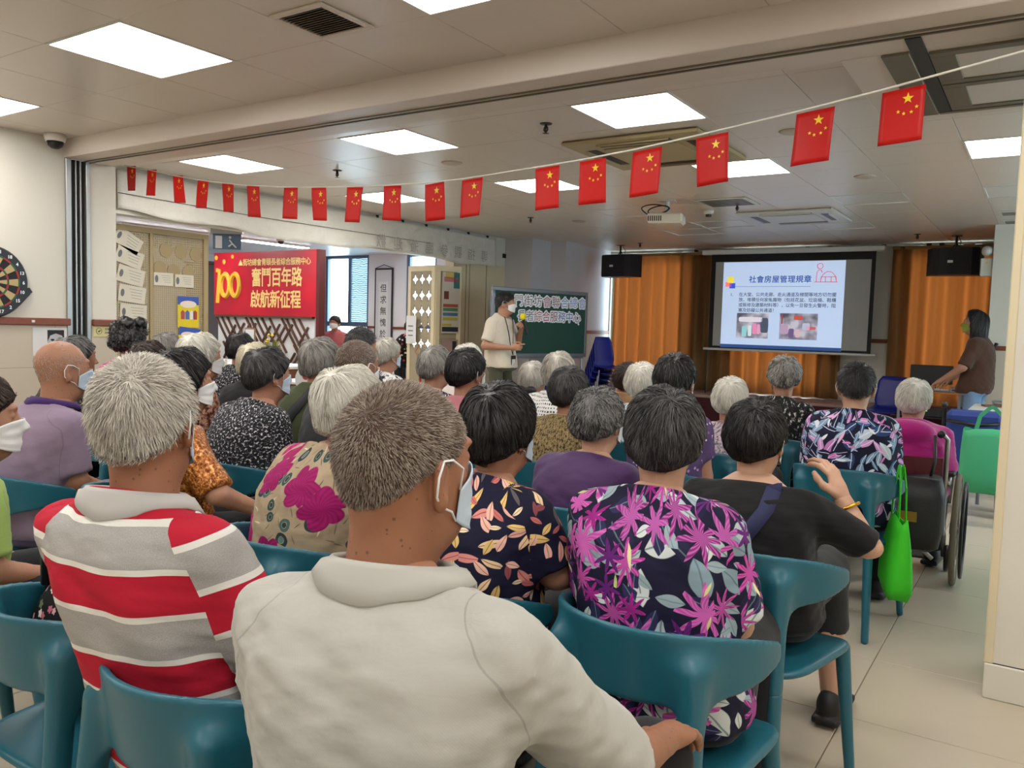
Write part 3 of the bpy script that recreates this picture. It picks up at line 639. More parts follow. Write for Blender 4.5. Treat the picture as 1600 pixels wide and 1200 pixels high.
dv = tag(empty('amplifier', (-.98, 10.32, .436)), 'black amplifier with green light on the cart shelf', 'amplifier'); MB().box((-.2,-.17,0),(.2,.17,.11), bev=.005).build('case', M_BLACK, dv); MB().box((-.15,-.173,.06),(-.11,-.169,.07)).build('green_light', emat('green_led','35d060',1.0), dv)
dk = tag(empty('disc_player', (-.88, 10.16, .726)), 'silver disc player at the cart edge beside the keyboard', 'player'); MB().box((-.0,-.02,0),(.2,.2,.05), bev=.004).build('case', M_BFR, dk); MB().box((.02,-.022,.015),(.16,-.0195,.03)).build('tray', M_BLACK, dk)
# ---- white table, trolley with bags behind the pillar
tb = tag(empty('folding_table', (.1, 7.85, 0)), 'white folding table behind the cream pillar', 'table')
MB().box((-.62,-.5,.725),(.7,.45,.75), bev=.008).build('top', M_WHITE, tb)
for sx in (-.5,.55):
    for sy in (-.4,.35): MB().tube([(sx,sy,.725),(sx,sy,0)], .014, 8).build('leg', M_BFR, tb)
bk = tag(empty('notebook', (-.36, 8.0, .751), .3), 'small brown notebook on the white table', 'notebook'); MB().box((-.08,-.06,0),(.08,.06,.014), bev=.003).build('cover', mat('brown_cover','6b4636',.6), bk)
bx = tag(empty('file_tray', (-.22, 8.2, .751)), 'flat grey tray on the white table', 'tray'); MB().box((-.16,-.08,0),(.16,.08,.01)).box((-.16,-.08,.03),(.16,.08,.04)).tube([(-.15,.07,.01),(-.15,.07,.03)],.006,6).tube([(.15,.07,.01),(.15,.07,.03)],.006,6).tube([(.15,-.07,.01),(.15,-.07,.03)],.006,6).tube([(-.15,-.07,.01),(-.15,-.07,.03)],.006,6).build('tray', M_BFR, bx)
M_GRN = mat('mint_green_nonwoven', '3fa473', .75, bump=.3, bscale=250); M_LIME = mat('lime_green_nonwoven', '37c41c', .7, bump=.3, bscale=250); M_BLUC = mat('royal_blue_cloth', '24397e', .8, var=.1, bump=.3, bscale=120)
tr = tag(empty('shopping_walker', (-.42, 6.85, 0), .1), 'blue cloth walker with black handles behind the pillar', 'walker')
for sx in (-.2,.2):
    MB().tube([(sx,-.22,.84),(sx,-.12,.82),(sx,.02,.5),(sx,.1,.12)], .013, 8).build('frame_tube', M_BLACK, tr, True); MB().tube([(sx,-.30,.845),(sx,-.17,.838)], .022, 10).build('handle', M_BLACK, tr, True)
    MB().tube([(sx,.02,.5),(sx,.3,.3),(sx,.36,.1)], .012, 8).build('brace', M_BFR, tr, True)
    for sy in (.1,.36): MB().lathe([(.02,-.015),(.085,-.014),(.09,0),(.085,.014),(.02,.015)],20,Matrix.Translation((sx,sy,.09)) @ Matrix.Rotation(PI/2,4,'Y')).build('wheel', M_BLACK, tr, True)
MB().box((-.18,.0,.30),(.18,.28,.78), bev=.03).build('bag_body', M_BLUC, tr)
MB().tube([(-.18,-.1,.72),(0,-.16,.70),(.18,-.1,.72)], .014, 6).build('strap', M_BLACK, tr, True)

def tote(name, loc, rz, m, w, h, d, lab, strap=.2, taper=.8):
    o = tag(empty(name, loc, rz), lab, 'bag'); v = []; f = []; n = 16; rowsz = 8   # hangs below its origin, straps meet at the origin
    for j in range(rowsz+1):
        q = j/rowsz; sc_ = 1 + (taper-1)*0 ; z = -strap - h*q
        ww = w/2*(.92+.14*math.sin(q*PI*.6)); dd = d/2*(.35+.75*math.sin(min(1,q*1.25)*PI/2))
        if j == rowsz: ww *= .86; dd *= .7
        for k in range(n):
            a = 2*PI*k/n; c, s = math.cos(a), math.sin(a)
            v.append((ww*math.copysign(abs(c)**.5,c)*(1+.03*math.sin(5*q+k)), dd*math.copysign(abs(s)**.6,s), z + .012*math.sin(3*a+2*q)))
    for j in range(rowsz):
        for k in range(n): f.append((j*n+k, (j+1)*n+k, (j+1)*n+(k+1)%n, j*n+(k+1)%n))
    f.append(tuple(range(rowsz*n, rowsz*n+n))[::-1])
    b = link('body', mesh_py('body', v, f, True), m, o); sm = b.modifiers.new('thickness','SOLIDIFY'); sm.thickness = .003
    for s in (-1,1):
        pts = [(-w*.28, s*d*.14, -strap-.05), (-w*.2, s*.012, -strap*.4), (-.01, s*.008, .0), (.01, s*.008, .0), (w*.2, s*.012, -strap*.4), (w*.28, s*d*.14, -strap-.05)]
        st_ = MB()
        for p, q in zip(pts[:-1], pts[1:]):
            a = Vector(p); b2 = Vector(q); t = (b2-a).normalized(); e = Vector((0,1,0)).cross(t).normalized()*.012; nn = Vector((0,.0015,0))
            st_.add([a-e-nn,a+e-nn,b2+e-nn,b2-e-nn,a-e+nn,a+e+nn,b2+e+nn,b2-e+nn],[(0,1,2,3),(4,7,6,5),(0,4,5,1),(1,5,6,2),(2,6,7,3),(3,7,4,0)])
        st_.build('strap', m, o)
    return o
tote('shopping_bag', (-.30, 6.60, .845), .15, M_GRN, .36, .44, .16, 'mint green cloth bag hanging from the walker by the pillar', .16)

pr_ = tag(empty('leaning_pole', (-1.0, 10.4, 0)), 'thin black pole leaning on the wall behind the person in brown', 'pole'); MB().tube([(.04,-.02,0),(.50,.055,1.23)], .012, 8).build('shaft', M_BLACK, pr_, True); MB().tube([(.495,.054,1.21),(.52,.058,1.28)], .018, 8).build('grip', M_BLACK, pr_, True)
# ---- dartboard, notices on the left wall
db = tag(empty('dartboard', (-6.085, 2.715, 1.52)), 'black dartboard with red and green rings on the left wall', 'dartboard')
MX = Matrix(((0,0,1,0),(1,0,0,0),(0,1,0,0),(0,0,0,1)))   # disc in xy -> facing +x (u=+y, v=+z)
MB().lathe([(.001,0),(.245,0),(.25,.012),(.24,.028),(.001,.028)], 48, MX).prism([(-.19,-.16),(.19,-.16),(.265,-.075),(.22,-.02),(-.22,-.02),(-.265,-.075)],0,.02,MX).prism([(.1,-.2),(.28,-.06),(.26,-.03),(.0,-.25),(-.1,-.25),(-.26,-.03),(-.28,-.06),(-.1,-.2)][::-1],0,.018,MX).build('backing', M_BLACK, db)
dm = {'t': mat('dart_tan','b7a273',.7), 'k': mat('dart_black','17181c',.7), 'r': mat('dart_red','a02a2c',.6), 'g': mat('dart_green','1d5a41',.6)}
def sector(r0, r1, a0, a1, m, nm, h):
    k = 3; poly = [(r1*math.cos(a0+(a1-a0)*i/k), r1*math.sin(a0+(a1-a0)*i/k)) for i in range(k+1)] + [(r0*math.cos(a1-(a1-a0)*i/k), r0*math.sin(a1-(a1-a0)*i/k)) for i in range(k+1)]
    MB().prism(poly, .0285, h, MX).build(nm, m, db)
for k in range(20):
    a0, a1 = (k-.5)*PI/10+.01, (k+.5)*PI/10-.01; e = k % 2 == 0
    sector(.02,.105,a0,a1,dm['t' if e else 'k'],'segment',.032); sector(.105,.118,a0,a1,dm['g' if e else 'r'],'treble',.0325); sector(.118,.178,a0,a1,dm['t' if e else 'k'],'segment',.032); sector(.178,.19,a0,a1,dm['g' if e else 'r'],'double',.0325)
MB().lathe([(.001,.029),(.018,.029),(.018,.034),(.001,.034)],16,MX).build('bullseye', dm['r'], db)
nums = [6,13,4,18,1,20,5,12,9,14,11,8,16,7,19,3,17,2,15,10]
for k, nmb in enumerate(nums):
    a = k*PI/10; link('number', text_mesh(str(nmb), .032, .001), M_CUT, db, (.029, .215*math.cos(a), .215*math.sin(a)), (PI/2, 0, PI/2))
def wall_paper(name, y0, y1, z0, z1, m, lab, cat='notice', x=-6.086, tilt=0.0):
    o = tag(empty(name, (x, (y0+y1)/2, (z0+z1)/2)), lab, cat); o.rotation_euler = (tilt, 0, 0)
    MB().box((0, -(y1-y0)/2, -(z1-z0)/2), (.002, (y1-y0)/2, (z1-z0)/2)).build('sheet', m, o); return o
M_PAPER = mat('white_paper', 'dcdcdc', .7); M_INK = mat('black_ink', '26262a', .7); M_GREYI = mat('grey_ink', '6d6d72', .7)
pf = wall_paper('portrait_print', 3.0, 3.245, 1.005, 1.208, M_PAPER, 'white sheet with a cropped black and white portrait below the rail', 'poster')
MB().box((.002,-.02,-.03),(.003,.10,.085)).build('portrait_ground', mat('photo_grey','b9b9bc',.7), pf); MB().prism([(-.02,.085),(.10,.085),(.10,.01),(.085,.045),(.04,.06),(.0,.045),(-.02,.0)][::-1], .003,.0036,MX).build('portrait_hair', M_INK, pf)
for yy in (.0,.06): MB().prism([(yy,.015),(yy+.012,.022),(yy+.03,.018),(yy+.028,.008),(yy+.012,.004)],.0032,.0038,MX).build('portrait_eye', M_INK, pf)
MB().box((-6.066,2.985,1.245),(-6.06,3.005,1.262)).build('rail_hook', M_WHITE); tag(COL.objects[-1], 'small white stick-on hook on the brown rail', 'hook')
ys = wall_paper('yellow_notice', 3.445, 3.635, 1.145, 1.222, mat('pale_yellow_paper','d8cf97',.7), 'pale yellow notice with a round mark under the short rail', x=-6.088)
MB().tube([(.003, -.05+.022*math.cos(a), .004+.024*math.sin(a)) for a in [k*PI/8 for k in range(16)]], .0015, 4, closed=True).prism([(-.06,-.002),(-.045,.01),(-.035,.012),(-.05,-.006)],.002,.003,MX).build('round_mark', M_INK, ys)
for k, tx in enumerate(('空調中','請關門')): link('lettering', text_mesh(tx,.02,.0004), M_GREYI, ys, (.0026,.025,.016-.026*k), (PI/2,0,PI/2))
# poster at the right edge of the pillar
pp = tag(empty('pillar_poster', (-.045, 3.422, 1.33)), 'dark framed poster with a pink lower panel at the pillar edge', 'poster')
MB().box((0,-.006,-.02),(.42,.006,.32), bev=.003).build('dark_panel', mat('dark_blue_grey','2c2f3a',.5), pp); MB().box((-.02,-.004,-.1),(.42,.008,-.015), bev=.003).build('pink_panel', mat('dusty_pink','c08a92',.6), pp)
MB().lathe([(.001,0),(.03,0),(.03,.002),(.001,.002)],20,Matrix.Translation((.02,-.005,-.05)) @ Matrix.Rotation(PI/2,4,'X')).build('white_circle', M_PAPER, pp)
# ================================================================ IMPLICIT SURFACES
def smin(a, b, k):
    h = np.maximum(k - np.abs(a-b), 0)/k
    return np.minimum(a, b) - h*h*k*.25
def smax(a, b, k): return -smin(-a, -b, k)
def rcone(P, a, b, ra, rb):
    a = np.asarray(a, float); b = np.asarray(b, float); ab = b-a; t = np.clip((P-a) @ ab/(ab @ ab), 0, 1)
    return np.linalg.norm(P - a - t[:, None]*ab, axis=1) - (ra + (rb-ra)*t)
def ell(P, c, r):
    q = P - np.asarray(c, float); r = np.asarray(r, float); k0 = np.linalg.norm(q/r, axis=1); k1 = np.linalg.norm(q/(r*r), axis=1)
    return k0*(k0-1)/np.maximum(k1, 1e-6)
def rbox(P, c, b, r, R=None):
    q = P - np.asarray(c, float)
    if R is not None: q = q @ R
    q = np.abs(q) - (np.asarray(b, float) - r)
    return np.linalg.norm(np.maximum(q, 0), axis=1) + np.minimum(q.max(1), 0) - r
def wob(P, s, seed=0.0):
    x, y, z = (P*s).T
    return (np.sin(x*1.7+z*1.1+seed)*np.sin(y*1.9-z*.7+seed*2.1) + .5*np.sin(x*3.1-y*2.3+seed*1.3)*np.sin(z*3.7+y*1.3+seed*.7))
def mesh_sdf(f, lo, hi, h):
    lo = np.asarray(lo, float); hi = np.asarray(hi, float); B = 4
    nb = np.ceil((hi-lo)/h/B).astype(int)+1; n = nb*B
    bc = [lo[a] + (np.arange(nb[a])*B + (B-1)/2)*h for a in range(3)]
    C = np.stack(np.meshgrid(*bc, indexing='ij'), -1).reshape(-1, 3); dc = f(C)
    act = np.abs(dc) < B*h*1.75
    V = np.repeat(np.repeat(np.repeat(dc.reshape(nb), B, 0), B, 1), B, 2)
    off = np.stack(np.meshgrid(*[np.arange(B)]*3, indexing='ij'), -1).reshape(-1, 3)
    bi = np.stack(np.unravel_index(np.nonzero(act)[0], nb), -1)
    I = (bi[:, None, :]*B + off[None]).reshape(-1, 3)
    V[I[:, 0], I[:, 1], I[:, 2]] = f(lo + I*h)
    S = V < 0
    cnt = np.zeros(n-1, np.int8)
    for dx in (0, 1):
        for dy in (0, 1):
            for dz in (0, 1): cnt += S[dx:n[0]-1+dx, dy:n[1]-1+dy, dz:n[2]-1+dz]
    A = np.stack(np.nonzero((cnt > 0) & (cnt < 8)), -1)
    idx = np.full(n-1, -1, np.int64); idx[A[:, 0], A[:, 1], A[:, 2]] = np.arange(len(A))
    cor = np.array([(i, j, k) for i in (0, 1) for j in (0, 1) for k in (0, 1)])
    val = np.stack([V[A[:, 0]+c[0], A[:, 1]+c[1], A[:, 2]+c[2]] for c in cor], 1)
    acc = np.zeros((len(A), 3)); num = np.zeros(len(A))
    for a in range(8):
        for b in range(a+1, 8):
            if np.abs(cor[a]-cor[b]).sum() != 1: continue
            m = (val[:, a] < 0) != (val[:, b] < 0); t = np.where(m, val[:, a]/np.where(m, val[:, a]-val[:, b], 1), 0)
            acc += m[:, None]*(cor[a] + t[:, None]*(cor[b]-cor[a])); num += m
    v = lo + (A + acc/np.maximum(num, 1)[:, None])*h
    F = []
    for ax in range(3):
        o1, o2 = (ax+1) % 3, (ax+2) % 3
        sl0 = [slice(None)]*3; sl1 = [slice(None)]*3; sl0[ax] = slice(0, n[ax]-1); sl1[ax] = slice(1, n[ax])
        s0 = S[tuple(sl0)]; s1 = S[tuple(sl1)]; E_ = np.stack(np.nonzero(s0 != s1), -1)
        ok = (E_[:, o1] > 0) & (E_[:, o2] > 0) & (E_[:, o1] < n[o1]-1) & (E_[:, o2] < n[o2]-1); E_ = E_[ok]
        flip = s0[E_[:, 0], E_[:, 1], E_[:, 2]]
        e1 = np.zeros(3, int); e1[o1] = 1; e2 = np.zeros(3, int); e2[o2] = 1
        q = np.stack([idx[tuple((E_-d).T)] for d in (e1+e2, e2, 0*e1, e1)], 1)
        q[~flip] = q[~flip][:, ::-1]; F.append(q)
    F = np.concatenate(F); F = F[(F >= 0).all(1)]
    return v, F
def join(parts):
    V = []; F = []; o = 0
    for v, f in parts: V.append(v); F.append(f+o); o += len(v)
    return np.concatenate(V), np.concatenate(F)

# ================================================================ HEADS AND HAIR
def skull(P, fem=False):
    j = .045 if fem else .05
    d = ell(P, (0, -.012, .03), (.074, .094, .087))
    d = smin(d, ell(P, (0, .03, -.03), (.062, .062, .082)), .04)
    d = smin(d, ell(P, (0, .038, -.078), (j, .046, .038)), .03)
    d = smin(d, rcone(P, (0, -.02, -.05), (0, -.035, -.20), .05 if fem else .056, .054 if fem else .062), .045)
    return d
def head_sdf(P, fem=False):
    d = skull(P, fem)
    d = smin(d, ell(P, (0, .083, .034), (.046, .014, .010)), .015)
    Q = P.copy(); Q[:, 0] = np.abs(Q[:, 0])
    d = smax(d, -(np.linalg.norm(Q - (.031, .104, .012), axis=1) - .019), .014)
    d = np.minimum(d, np.linalg.norm(Q - (.031, .078, .012), axis=1) - .0125)
    d = smin(d, rcone(P, (0, .090, .012), (0, .110, -.026), .007, .012), .012)
    d = smin(d, np.linalg.norm(Q - (.012, .100, -.030), axis=1) - .008, .008)
    d = smin(d, rcone(Q, (0, .093, -.058), (.019, .086, -.059), .0075, .004), .006)
    # ears: a tilted shell with a hollow
    a = .45; R = np.array([[math.cos(a), -math.sin(a), 0], [math.sin(a), math.cos(a), 0], [0, 0, 1]])
    E_ = (Q - (.079, -.012, -.010)) @ R
    ear = ell(E_, (0, 0, 0), (.0085, .0195, .034)); ear = smin(ear, ell(E_, (0, .002, -.022), (.007, .011, .014)), .008)
    ear = smax(ear, -ell(E_, (.010, .003, .004), (.009, .010, .018)), .006)
    return smin(d, ear, .006)
def zline(y, back, side, front):
    return np.interp(y, [-.10, -.03, .0, .035, .06, .09], [back, side-.004, side, side+.02, front-.02, front])
def sst(x): x = np.clip(x, 0, 1); return x*x*(3-2*x)
HS = {  # thickness, hairline (back, side, front), strand length, lift, curl
    'buzz': dict(T=.003, hl=(-.062, .0, .058), L=.012, lift=.5, curl=.08, w=.0006),
    'short': dict(T=.010, hl=(-.066, -.006, .055), L=.032, lift=.36, curl=.22, w=.0010),
    'neat': dict(T=.016, hl=(-.088, -.018, .05), L=.055, lift=.20, curl=.16, w=.0012),
    'bob': dict(T=.018, hl=(-.092, -.045, .05), L=.075, lift=.14, curl=.10, w=.0013),
    'perm': dict(T=.020, hl=(-.080, -.022, .05), L=.05, lift=.2, curl=.5, w=.0015),
    'curly': dict(T=.032, hl=(-.085, -.035, .05), L=.045, lift=.35, curl=1.0, w=.002),
    'long': dict(T=.026, hl=(-.2, -.2, .045), L=.16, lift=.03, curl=.06, w=.002),
    'wisp': dict(T=-.002, hl=(-.062, .0, .06), L=.012, lift=.25, curl=.1, w=.0007),
}
def hair_sdf(P, st, fem):
    s = HS[st]; d = skull(P, fem); y, z = P[:, 1], P[:, 2]
    r = z - zline(y, *s['hl'])
    T = s['T']
    if st in ('neat', 'bob', 'perm', 'curly'):
        low = sst((.07-z)/.12)
        if st == 'bob': T = T*(.80 + .45*low*sst((.04-y)/.06)*sst((z+.10)/.04)) + .005*sst((-.02-y)/.07)
        else: T = (T*(.80 + .40*low*sst((.05-y)/.06)) + .007*sst((-.02-y)/.07))*(1-.72*sst((-.02-z)/.06))
        T = T + .0055*wob(P*np.array((1, 1, .5)), 21, .4) - .003*np.exp(-((P[:, 0]-.02)/.012)**2)*sst((z-.05)/.03)
    if st == 'long':
        d = smin(d, rbox(P, (0, -.045, -.13), (.085, .05, .13), .045), .05)
        r = np.minimum(r, .028 - y + .4*np.clip(z-.0, 0, .2))
    T = T + (.0022 if st in ('neat', 'bob') else .0012 if st in ('short', 'long') else .005 if st == 'perm' else .010 if st == 'curly' else 0)*wob(P, 55 if st == 'curly' else 42, 1.3)
    m = sst(r/.022+.2)
    return d - (T*m - .012*(1-m))
HB = dict(lo=(-.135, -.165, -.29), hi=(.135, .155, .165))
@functools.lru_cache(None)
def head_mesh(fem, h):
    v, f = mesh_sdf(lambda P: head_sdf(P, fem), (-.11, -.13, -.215), (.11, .135, .135), h); return v, f
@functools.lru_cache(None)
def hair_mesh(st, fem, h, N, seed):
    s = HS[st]; F = lambda P: hair_sdf(P, st, fem); r = np.random.default_rng(seed*17+3)
    v, f = mesh_sdf(F, HB['lo'], HB['hi'], h)
    sk = skull(v, fem); keep = (sk > -.004)[f].all(1); f = f[keep]
    if st == 'wisp': f = f[:0]
    hv = .35 + .3*wob(v, 30, seed)/1.5 - (.75 if st == 'buzz' else 0)
    # roots
    sv, sf = (v, f) if st != 'wisp' else head_mesh(fem, .006)
    c = sv[sf].mean(1); reg = c[:, 2] - zline(c[:, 1], *s['hl']); ok = (reg > .004) & (skull(c, fem) > -.003) & (np.abs(c[:, 0]) < .12)
    if st == 'long': ok = np.ones(len(c), bool) & ((c[:, 2] > .0) | (c[:, 1] < .05))
    if st == 'wisp': ok &= (c[:, 2] < .06) | (r.random(len(c)) < .10)
    q = sv[sf]; ar = np.linalg.norm(np.cross(q[:, 1]-q[:, 0], q[:, 2]-q[:, 0]), axis=1)*ok
    if ar.sum() == 0: N = 0
    pick = r.choice(len(sf), N, p=ar/ar.sum()); w = r.dirichlet((1, 1, 1, 1), N); p = (q[pick]*w[:, :, None]).sum(1)
    def grad(p, F=F):
        e = .003; g = np.stack([F(p+np.eye(3)[a]*e)-F(p-np.eye(3)[a]*e) for a in range(3)], 1); return g/np.maximum(np.linalg.norm(g, axis=1), 1e-6)[:, None]
    FF = F if st != 'wisp' else (lambda P: skull(P, fem))
    n = grad(p, FF); whorl = np.array((.012, -.075, .072)); seg = 4 if st in ('bob', 'long', 'neat', 'curly', 'perm') else 3
    Ls = s['L']*(.6+.7*r.random(N)); pts = [p - n*.002]; nr = [n]
    cd = r.normal(size=(N, 3))
    for k in range(seg):
        d = pts[-1] - whorl; dist = np.linalg.norm(d, axis=1)[:, None]; d = d/np.maximum(dist, 1e-4)
        g = np.array((0, 0, -1.0))*(.15 if st in ('buzz', 'wisp') else .5 if st == 'short' else .8)
        t = d + g + .35*np.cross(n, d)*np.exp(-dist/.05) + s['curl']*(cd*.6 + .8*r.normal(size=(N, 3)))
        t -= n*(t*n).sum(1)[:, None]; t /= np.maximum(np.linalg.norm(t, axis=1), 1e-5)[:, None]
        lf = s['lift']*(1-.3*k/seg)*(.6+.8*r.random(N))[:, None]
        q2 = pts[-1] + (t*(1-lf) + n*lf)*(Ls/seg)[:, None]
        sd = FF(q2); q2 = q2 + n*np.maximum(.0012-sd, 0)[:, None]; n = grad(q2, FF); mx = .014 if st == 'curly' else .009
        if st not in ('buzz', 'short', 'wisp'): q2 -= n*np.maximum(sd-mx, 0)[:, None]
        pts.append(q2); nr.append(n)
    roll = r.normal(size=(N, 1))*.7; V = []; wd = s['w']*(h/.006 if h > .006 else 1)
    for k, pp in enumerate(pts):
        tg = pts[min(k+1, seg)]-pts[max(k-1, 0)]; sd = np.cross(tg, nr[k]); sd /= np.maximum(np.linalg.norm(sd, axis=1), 1e-7)[:, None]; sd = sd*np.cos(roll) + nr[k]*np.sin(roll)
        ww = wd*(1-.8*(k/seg)**1.5); V += [pp-sd*ww, pp+sd*ww]
    V = np.stack(V, 1).reshape(-1, 3); m = 2*(seg+1); base = np.arange(N)*m + len(v)
    Fq = np.concatenate([np.stack([base+2*k, base+2*k+1, base+2*k+3, base+2*k+2], 1) for k in range(seg)]) if N else np.zeros((0, 4), int)
    hr = np.concatenate([hv, np.repeat(r.random(N), m)])
    if st == 'wisp': used = len(v)
    return mesh_np('hair', np.concatenate([v, V]), np.concatenate([f, Fq]), True, {'hr': ('FLOAT', hr)})
def hair_mat(name, dark, light, mixp=.5, rough=.52, top=None):
    key = 'hair_'+name
    if key in _mc: return _mc[key]
    t = NT(key); a = t.n('Attribute', attribute_name='hr').outputs['Fac']; P = t.obj()
    n = t.noise(28, t.vmath('MULTIPLY', P, (1, 1, .35)), 4); n2 = t.noise(9, P, 2)
    f = t.math('ADD', t.math('MULTIPLY', a, .7), t.math('MULTIPLY_ADD', n, .7, -.2)); f = t.math('ADD', f, t.math('MULTIPLY_ADD', n2, .6, -.3))
    c = t.ramp(f, [(max(0, .62-mixp), L(dark)), (min(1, 1.05-mixp*.7), L(light))])
    if top:
        z = t.sep(P)[2]; c = t.mix(t.n('MapRange', i0=z, i1=top[1], i2=top[2], i3=0.0, i4=1.0).outputs[0], c, t.mix(a, L(top[0]), c))
    _mc[key] = t.done(c, rough, .5); return t.m
def skin_mat(name, c, spots=0.0):
    key = 'skin_'+name
    if key in _mc: return _mc[key]
    t = NT(key); P = t.obj(); cl = L(c); n = t.noise(14, P, 4); n2 = t.noise(90, P, 3)
    col = t.mix(n, tuple(x*k for x, k in zip(cl, (.82, .72, .68))), tuple(min(1, x*k) for x, k in zip(cl, (1.1, 1.12, 1.12))))
    if spots:
        vo = t.n('TexVoronoi', _Scale=120.0, i0=P); rs = t.sep(vo.outputs['Color'])[0]
        m = t.math('MULTIPLY', t.math('LESS_THAN', vo.outputs['Distance'], t.math('MULTIPLY', rs, .28)), t.math('GREATER_THAN', rs, .80)); col = t.mix(t.math('MULTIPLY', m, spots), col, tuple(x*.35 for x in cl))
    t.bump(n2, .12, .002); 
    _mc[key] = t.done(col, .48, .45); return t.m

# ================================================================ HANDS, SHOES, MASKS
def hand_sdf(P, curl=.5, spread=.0, point=False, grip=False):
    d = ell(P, (0, .048, 0), (.036, .050, .014)); d = smin(d, rcone(P, (0, -.03, 0), (0, .03, 0), .024, .022), .02)
    for i, (x, y, ln) in enumerate(((-.027, .083, .068), (-.009, .09, .076), (.010, .088, .070), (.027, .078, .056))):
        c = curl
        if point: c = .04 if i == 0 else 1.15
        if grip: c = 1.1
        p = np.array((x, y, 0.0)); a = .15*(1 if c > 0 else 0); r = .0088
        fx = (x/.027)*spread*.25
        for k, l in enumerate((.45, .31, .24)):
            a += c*(.85 if k == 0 else 1.0); q = p + ln*l*np.array((fx, math.cos(a), -math.sin(a)))
            d = smin(d, rcone(P, p, q, r, r-.0008), .006); p = q; r -= .0008
    th = [(-.026, .020, -.004), (-.050, .048, -.014), (-.048, .075, -.026), (-.040, .094, -.034)] if not (curl < .2 and not point) else [(-.026, .02, 0), (-.055, .045, -.008), (-.068, .07, -.012), (-.072, .09, -.014)]
    if grip: th = [(-.026, .02, -.004), (-.045, .05, -.022), (-.036, .074, -.04), (-.018, .086, -.046)]
    for k in range(3): d = smin(d, rcone(P, th[k], th[k+1], .0125-.0015*k, .011-.0015*k), .008)
    return d
@functools.lru_cache(None)
def hand_mesh(kind, h):
    kw = dict(rest=dict(curl=.32), point=dict(point=True), grip=dict(grip=True), open=dict(curl=.12, spread=.6), pinch=dict(curl=.45, spread=.4))[kind]
    return mesh_sdf(lambda P: hand_sdf(P, **kw), (-.09, -.04, -.10), (.06, .18, .03), h)
def place_hand(W, E, palm, side, kind, h, fdir=None):
    v, f = hand_mesh(kind, h); W = Vector(W); y = (Vector(fdir) if fdir else (W-Vector(E))).normalized(); z = -Vector(palm); z = (z - y*z.dot(y)).normalized(); x = y.cross(z)
    R = np.array((x, y, z)); v = v.copy()
    if side < 0: v[:, 0] *= -1; f = f[:, ::-1]
    return v @ R + np.array(W), f
@functools.lru_cache(None)
def shoe_mesh(h):
    def F(P):
        d = ell(P, (0, .06, .035), (.045, .12, .045)); d = smin(d, ell(P, (0, -.03, .055), (.038, .055, .055)), .03)
        d = smax(d, -(P[:, 2] - .012), .01); return smin(d, rbox(P, (0, .045, .012), (.046, .138, .014), .013), .008)
    v, f = mesh_sdf(F, (-.07, -.12, -.02), (.07, .2, .13), h); return mesh_np('shoe', v, f)
def radial(fem, z, ang, off):
    """point on the face at height z and azimuth ang (0 = nose), pushed out by off"""
    r = np.full(z.shape, .02); dv = np.stack([np.sin(ang), np.cos(ang), 0*ang], -1); lo = r*0; hi = r*0+.2
    for _ in range(18):
        m = (lo+hi)/2; s = head_sdf(np.stack([0*m, .01+0*m, z], -1) + dv*m[:, None], fem) < 0 if True else 0
        lo = np.where(s, m, lo); hi = np.where(s, hi, m)
    return np.stack([0*r, .01+0*r, z], -1) + dv*(hi+off)[:, None]
@functools.lru_cache(None)
def mask_mesh(fem):
    nu, nv = 24, 14; u = np.linspace(-1, 1, nu+1); w = np.linspace(0, 1, nv+1); U, W = np.meshgrid(u, w, indexing='xy'); U = U.ravel(); W = W.ravel()
    ang = U*1.28; z = .002 - W*.098; z = z - .012*np.abs(U)**2*(1-W)*2 + .030*np.abs(U)**2*W
    # smooth hull over nose and mouth
    p = radial(fem, z, ang, .004); rad = np.linalg.norm(p[:, :2]-np.array((0, .01)), axis=1)
    want = .098*np.cos(ang*.62) + .012*np.exp(-(ang/.35)**2)*(1-W) + .0016*np.sin(W*4*PI*1.5)*np.cos(ang)
    rr = np.maximum(rad, want*.93); p[:, 0] = np.sin(ang)*rr; p[:, 1] = .01+np.cos(ang)*rr
    q = p.copy(); q[:, 0] += np.sin(ang)*.0016; q[:, 1] += np.cos(ang)*.0016
    i = np.arange(nu*nv); a = (i//nu)*(nu+1)+i % nu; F = np.stack([a, a+1, a+nu+2, a+nu+1], 1); n = len(p)
    b = [k for k in range(nu)]; 
    E_ = [(k, k+1) for k in range(nu)] + [(nv*(nu+1)+k+1, nv*(nu+1)+k) for k in range(nu)] + [((j+1)*(nu+1), j*(nu+1)) for j in range(nv)] + [(j*(nu+1)+nu, (j+1)*(nu+1)+nu) for j in range(nv)]
    R_ = np.array([(x, x+n, y+n, y) for x, y in E_])
    me = mesh_np('mask', np.concatenate([p, q]), np.concatenate([F, F[:, ::-1]+n, R_]))
    loops = []
    for s in (-1, 1):
        c0 = p[nu if s > 0 else 0]; c1 = p[nv*(nu+1)+(nu if s > 0 else 0)]
        pts = [c0, (s*.079, .03, .008), (s*.084, .005, .022), (s*.090, -.018, .024), (s*.095, -.032, .004), (s*.090, -.03, -.022), (s*.080, -.012, -.038), (s*.074, .015, -.05), c1]
        loops.append(MB().tube([tuple(x) for x in pts], .0017, 5).mesh('ear_loop', True))
    return me, loops

